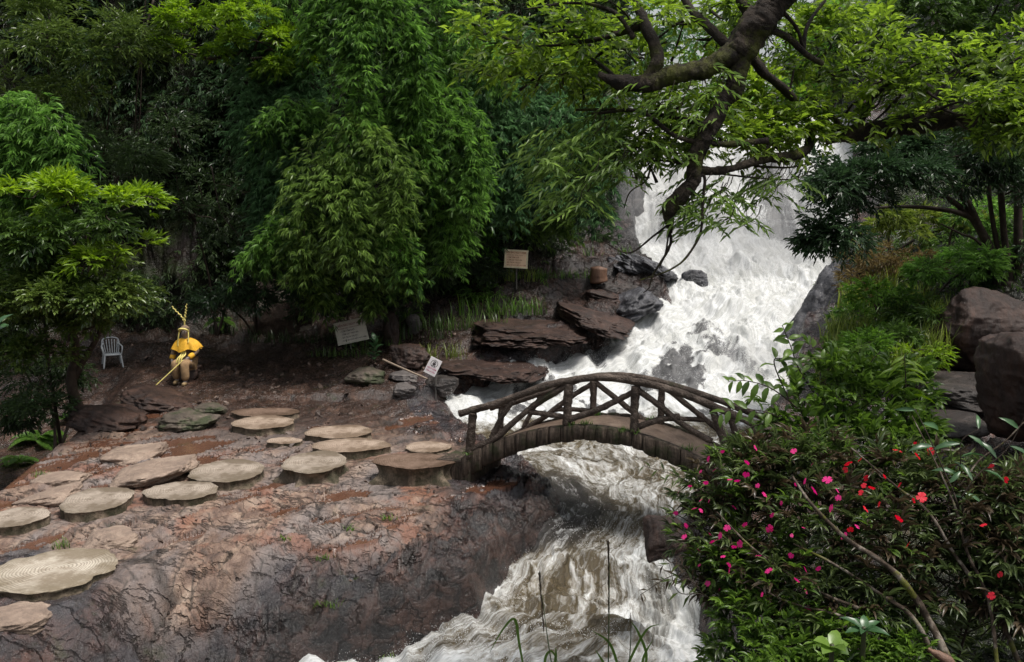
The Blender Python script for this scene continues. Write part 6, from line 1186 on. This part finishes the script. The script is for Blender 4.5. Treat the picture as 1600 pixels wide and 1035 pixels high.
FL = [(1432, 696), (1454, 704), (1433, 713), (1402, 705), (1353, 747), (1350, 759), (1362, 763), (1406, 758), (1326, 725), (1344, 719), (1535, 729), (1549, 731), (1572, 750), (1440, 777), (1428, 782), (1374, 788), (1352, 796), (1404, 811), (1419, 852), (1537, 821), (1563, 898), (1549, 931), (1444, 942), (1375, 994), (1262, 953), (1177, 956), (1128, 977), (1123, 989), (1187, 1026), (1199, 1028), (1201, 892), (1319, 838), (1339, 823), (1299, 794),
      (1293, 750), (1258, 752), (1272, 767), (1202, 826), (1136, 825), (1125, 837), (1113, 847), (1156, 850), (1140, 891), (1166, 742), (1152, 752), (1140, 750), (1184, 759), (1095, 782), (1072, 821), (1167, 723), (1129, 706), (1107, 717), (1095, 737), (1092, 860), (1106, 912), (1125, 921), (1221, 786), (1194, 773), (1310, 778), (1279, 889), (1206, 805), (1069, 839), (1056, 802), (1093, 883), (1164, 820), (1060, 770), (1085, 795), (1116, 735), (1130, 870), (1240, 705), (1180, 700), (1078, 760), (1345, 770), (1382, 745), (1255, 825)]
FL += [(int(rg.uniform(1070, 1330)), int(rg.uniform(700, 930))) for _ in range(22)]
def bush_depth(px, py):
    """front of the foliage in this direction"""
    best = 9.0
    for (bx, by, D, rx, ry, rd) in main:
        e = ((px - bx) / rx) ** 2 + ((py - by) / ry) ** 2
        if e < 1.2: best = min(best, D - rd * math.sqrt(max(0, 1.2 - e)))
    return best - .06 if best < 9 else 7.2 + (8.2 - 7.2) * max(0, min(1, (1000 - py) / 260))
for n_, (px, py) in enumerate(FL):
    red = px > 1320 and n_ not in (23, 32); c = P(px, py, bush_depth(px, py)); big = n_ < 45
    o = link('flower', fm[(2 if red else 0) + n_ % 2], bush); o.location = Vector(tuple(c - bb)); r_ = rg
    s = rg.uniform(.022, .041) * (1 if big else .7); o.scale = (s, s, s); o.rotation_euler = (rad(60) + rg.normal(0, .45), rg.normal(0, .4), rg.uniform(0, 6))
    if red: o['label'] = 'scarlet flower'
# fresh green shrub behind, with long leafy shoots
gb = cb(1300, 700, 10.3); gs = empty('green_shrub', gb, 'fresh green shrub with long leafy shoots between the bridge railing and the flowers', 'shrub'); Lv = Leaves(); tw = []
def shoot(Lx, pts, n, L, W, tw, r=.008, droop=.3, sd=.9):
    c = smooth_path([P(*q) for q in pts], 12); t = np.linspace(.08, .99, n); p = np.stack([np.interp(t, np.linspace(0, 1, len(c)), c[:, a]) for a in range(3)], -1)
    T = nrm(np.gradient(p, axis=0)); s_ = nrm(np.cross(T, [0, -.8, .6]) + rg.normal(0, .15, (n, 3))); sg = np.where(np.arange(n) % 2 == 0, 1, -1)[:, None]
    d = T * .55 + s_ * sg * sd + rg.normal(0, .15, (n, 3)) - [0, 0, droop]; nn = np.array([0, -.5, .9]) + rg.normal(0, .3, (n, 3)); sc = .65 + .5 * np.sin(np.pi * (t * .9 + .05))
    Lx.add(p, d, nn, L * sc * rg.uniform(.85, 1.1, n), W * sc, rg.uniform(.2, 1, n)); tw.append(tube([P(*q) for q in pts], r, r * .4, 6, 6))
crownb = [(1260, 640, 9.8, 70, 50, .6), (1330, 620, 9.8, 70, 50, .6), (1250, 675, 9.5, 50, 28, .4), (1380, 640, 9.6, 60, 44, .5), (1300, 580, 10, 50, 30, .5), (1400, 600, 10, 40, 30, .5), (1320, 682, 9.3, 95, 24, .5), (1410, 680, 9.2, 40, 24, .4)]
for (px, py, D, rx, ry, rd) in crownb: tips(Lv, [(px, py, D, rx, ry, rd)], 60, 8, .12, .042, .2, .9, .35, tw)
for pts, n_ in [([(1290, 640, 9.7), (1250, 580, 9.6), (1235, 540, 9.6), (1222, 508, 9.6)], 17), ([(1260, 650, 9.5), (1210, 610, 9.4), (1170, 596, 9.4), (1138, 596, 9.4)], 15), ([(1250, 670, 9.4), (1200, 645, 9.3), (1150, 640, 9.3), (1120, 650, 9.3)], 13), ([(1320, 620, 9.8), (1300, 570, 9.7), (1310, 545, 9.7)], 11), ([(1350, 620, 9.8), (1360, 570, 9.7), (1375, 550, 9.7)], 11), ([(1240, 640, 9.6), (1210, 570, 9.6), (1225, 560, 9.6), (1285, 560, 9.6)], 12), ([(1230, 660, 9.4), (1180, 665, 9.3), (1140, 690, 9.2)], 10), ([(1400, 660, 9.4), (1440, 690, 9.3), (1460, 680, 9.2)], 8)]:
    shoot(Lv, pts, n_, .15, .062, tw)
Lv.build('foliage', LM['bushg'], gs, 'curl'); V, Fq = join(tw); link('stems', mesh_np('stems', local(V, gs), Fq, [TWIG], True), gs)
sp_ = empty('sapling', cb(1416, 700, 9.4), 'upright sapling with long drooping lime leaves above the green shrub', 'sapling'); Lv = Leaves(); tw = []
shoot(Lv, [(1418, 690, 9.2), (1416, 640, 9.2), (1415, 590, 9.2), (1413, 556, 9.2)], 24, .24, .055, tw, .01, .75, 1.0)
Lv.build('foliage', LM['lime'], sp_, 'curl'); V, Fq = join(tw); link('stem', mesh_np('stem', local(V, sp_), Fq, [TWIG], True), sp_)
for n_, (pts, nl, lb) in enumerate([([(1500, 780, 6.8), (1530, 740, 6.8), (1575, 700, 6.8), (1606, 640, 6.8)], 7, 'thin shoot with pale hanging leaves at the right picture edge'), ([(1480, 790, 6.9), (1500, 730, 6.9), (1502, 690, 6.9), (1530, 670, 6.9)], 6, 'thin leafy shoot over the wet path left of the edge shoot'), ([(1490, 770, 6.8), (1450, 680, 6.9), (1430, 640, 7.0)], 4, 'nearly bare leaning stalk above the red flowers')]):
    r0 = cb(pts[0][0], 1000, 6.9); ps = empty('shoot', r0, lb, 'shoot'); Lv = Leaves(); tw = []; shoot(Lv, pts, nl, .17, .045, tw, .006, .5); tw.append(tube([r0, P(pts[0][0] + 30, 900, 6.9), P(*pts[0])], .012, .007, 6, 6))
    Lv.build('foliage', LM['big'], ps, 'curl'); V, Fq = join(tw); link('stem', mesh_np('stem', local(V, ps), Fq, [TWIG], True), ps)
# leafy twigs reaching out over the water
for n_, (pts, nl, mt, lb) in enumerate([([(1150, 800, 8), (1100, 770, 8), (1060, 745, 8), (1005, 728, 8)], 16, 'bush', 'dark-leaved twig reaching over the water below the bridge'), ([(1130, 920, 7.6), (1085, 905, 7.5), (1050, 900, 7.5), (1000, 930, 7.5)], 14, 'maroon', 'bare brown twig reaching over the rapids beside the square boulder'), ([(1140, 960, 7.4), (1100, 930, 7.3), (1060, 925, 7.3), (1045, 880, 7.3)], 12, 'bush', 'lower leafy twig over the rapids at the edge of the flowers')]):
    r0 = cb(pts[0][0] + 20, 1000, pts[0][2]); ps = empty('twig', r0, lb, 'twig'); Lv = Leaves(); tw = []; shoot(Lv, pts, nl, .11, .022, tw, .006, .3); shoot(Lv, [pts[1], (pts[1][0] - 25, pts[1][1] - 25, pts[1][2]), (pts[1][0] - 60, pts[1][1] - 20, pts[1][2])], 7, .10, .02, tw, .004, .3); tw.append(tube([r0, (r0 + P(*pts[0])) / 2 + [.1, 0, 0], P(*pts[0])], .012, .007, 6, 6))
    Lv.build('foliage', LM[mt], ps, 'kite'); V, Fq = join(tw); link('stem', mesh_np('stem', local(V, ps), Fq, [TWIG], True), ps)
rosette('ground_plant', 'plant with big round bright leaves under the flowering shrub', P(1300, 1012, 6.1), 8, .15, .105, 'bushg', 7, .35)
rosette('ground_plant', 'pale star-shaped leaf rosette at the bottom centre of the flowering shrub', P(1350, 985, 6.3), 8, .16, .06, 'big', 8, .4)
V, Fq = tube([P(1462, 1040, 6.0), P(1500, 1010, 6.1), P(1475, 1030, 6.0)], .05, .02, 8, 6, .5, 3)
V, Fq = tube([P(1505, 1060, 6.1), P(1475, 1030, 6.1), P(1450, 1014, 6.15)], [.042, .036, .012], None, 9, 8, .6, 3); p0 = P(1505, 1060, 6.1); tag(link('broken_stump', mesh_np('broken_stump', V - p0, Fq, [STW], True), None, p0), 'splintered orange-brown stub at the bottom edge under the flowers', 'stump')
# tall grasses at the lower edge, in front of the water
def reed(name, label, pts, r, heads=(), blades=(), seed=0):
    b0 = P(*pts[0]); root = empty(name, b0, label, 'grass stem', 'tall grasses at the lower edge of the picture'); V, Fq = tube([P(*q) for q in pts], r, r * .35, 6, 8); v_ = np.full(len(V), .2)
    link('stem', mesh_np('stem', local(V, root), Fq, [LM['bush']], True, dict(v=v_)), root)
    Lv = Leaves()
    for (hp, n, L) in heads:
        c = smooth_path([P(*q) for q in hp], 10); t = rg.uniform(0, 1, n); p = np.stack([np.interp(t, np.linspace(0, 1, len(c)), c[:, a]) for a in range(3)], -1); T = nrm(c[-1] - c[0]); Lv.add(p, T + rg.normal(0, .12, (n, 3)), rg.normal(size=(n, 3)), np.full(n, L), np.full(n, L * .10), rg.uniform(0, .6, n))
    if heads: Lv.build('seed_head', LM['maroon'], root)
    for bl in blades:
        c = smooth_path([P(*q[:3]) for q in bl], 8); n = len(c); t = np.linspace(0, 1, n); w_ = .007 * np.sin(np.pi * (t * .85 + .12)); T = nrm(np.gradient(c, axis=0)); s_ = nrm(np.cross(T, [0, 1, .3])); V = np.stack([c - s_ * w_[:, None], c + s_ * w_[:, None]], 1).reshape(-1, 3)
        f = np.array([[2 * a, 2 * a + 1, 2 * a + 3, 2 * a + 2] for a in range(n - 1)]); link('blade', mesh_np('blade', local(V, root), f, [LM['bushg']], True, dict(v=np.full(len(V), .3))), root)
D = 4.6
reed('tall_grass', 'tall thin grass stem with narrow seed head left of the tallest one', [(868, 1075, D), (856, 1000, D), (847, 930, D)], .004, [([(850, 990, D), (845, 925, D), (843, 900, D)], 150, .03)], [[(825, 1080, D), (812, 1010, D), (804, 968, D), (785, 985, D), (765, 1020, D)]])
reed('tall_grass', 'tallest straight grass stem with whiskery seed head', [(950, 1080, D), (951, 1000, D), (952, 900, D), (951, 860, D)], .004, [([(951, 960, D), (951, 880, D), (950, 850, D)], 190, .03)], [])
reed('tall_grass', 'grass clump with curled green blades right of the tallest stem', [(980, 1080, D), (985, 1010, D), (986, 975, D)], .004, [([(986, 985, D), (985, 965, D)], 14, .03)], [[(965, 1080, D), (985, 1030, D), (1010, 985, D), (1032, 975, D)], [(990, 1080, D), (1010, 1030, D), (998, 990, D), (985, 970, D)], [(1000, 1080, D), (1005, 1030, D), (1020, 1000, D)], [(960, 1080, D), (945, 1040, D), (930, 1015, D)], [(975, 1080, D), (955, 1010, D), (925, 985, D)]])
reed('tall_grass', 'short curled grass blades at the very bottom left of the tall stems', [(870, 1080, D), (868, 1040, D), (870, 1015, D)], .003, [], [[(850, 1080, D), (852, 1030, D), (862, 1018, D), (872, 1035, D)], [(860, 1080, D), (868, 1030, D), (868, 1012, D)]])
# ------------------------------------------------------------------ spray mist hanging over the falls
g = NB('spray_mist'); pv = g.node('ShaderNodeVolumePrincipled'); pv.inputs['Color'].default_value = (.93, .95, .98, 1); pv.inputs['Density'].default_value = .24
o_ = g.node('ShaderNodeOutputMaterial'); g.l.new(pv.outputs[0], o_.inputs['Volume']); MIST = g.m
def mist(px, py, D, rx, ry, rz, seed):
    V, Fc = ico(4); w_ = 1 + .35 * fbm(V[:, 0] * 1.2 + seed, V[:, 1] * 1.2, V[:, 2] * 1.2, oct=3, seed=seed); return V * w_[:, None] * [rx, ry, rz] + P(px, py, D), Fc
V, Fc = join([mist(*a) for a in [(1180, 395, 32.6, 3.6, 1.3, 1.0, 1), (1050, 390, 33.0, 2.0, 1.0, .9, 2), (985, 330, 33.4, 1.3, .8, 1.8, 3), (1190, 585, 24.6, 1.3, .8, .8, 5), (1120, 300, 34.3, 3.2, .8, 1.3, 6), (1240, 330, 34.0, 2.0, .8, 1.2, 7), (930, 250, 34.5, 2.2, 1.4, 2.2, 8)]])
tag(link('mist', mesh_np('mist', V, Fc, [MIST], True)), kind='stuff')
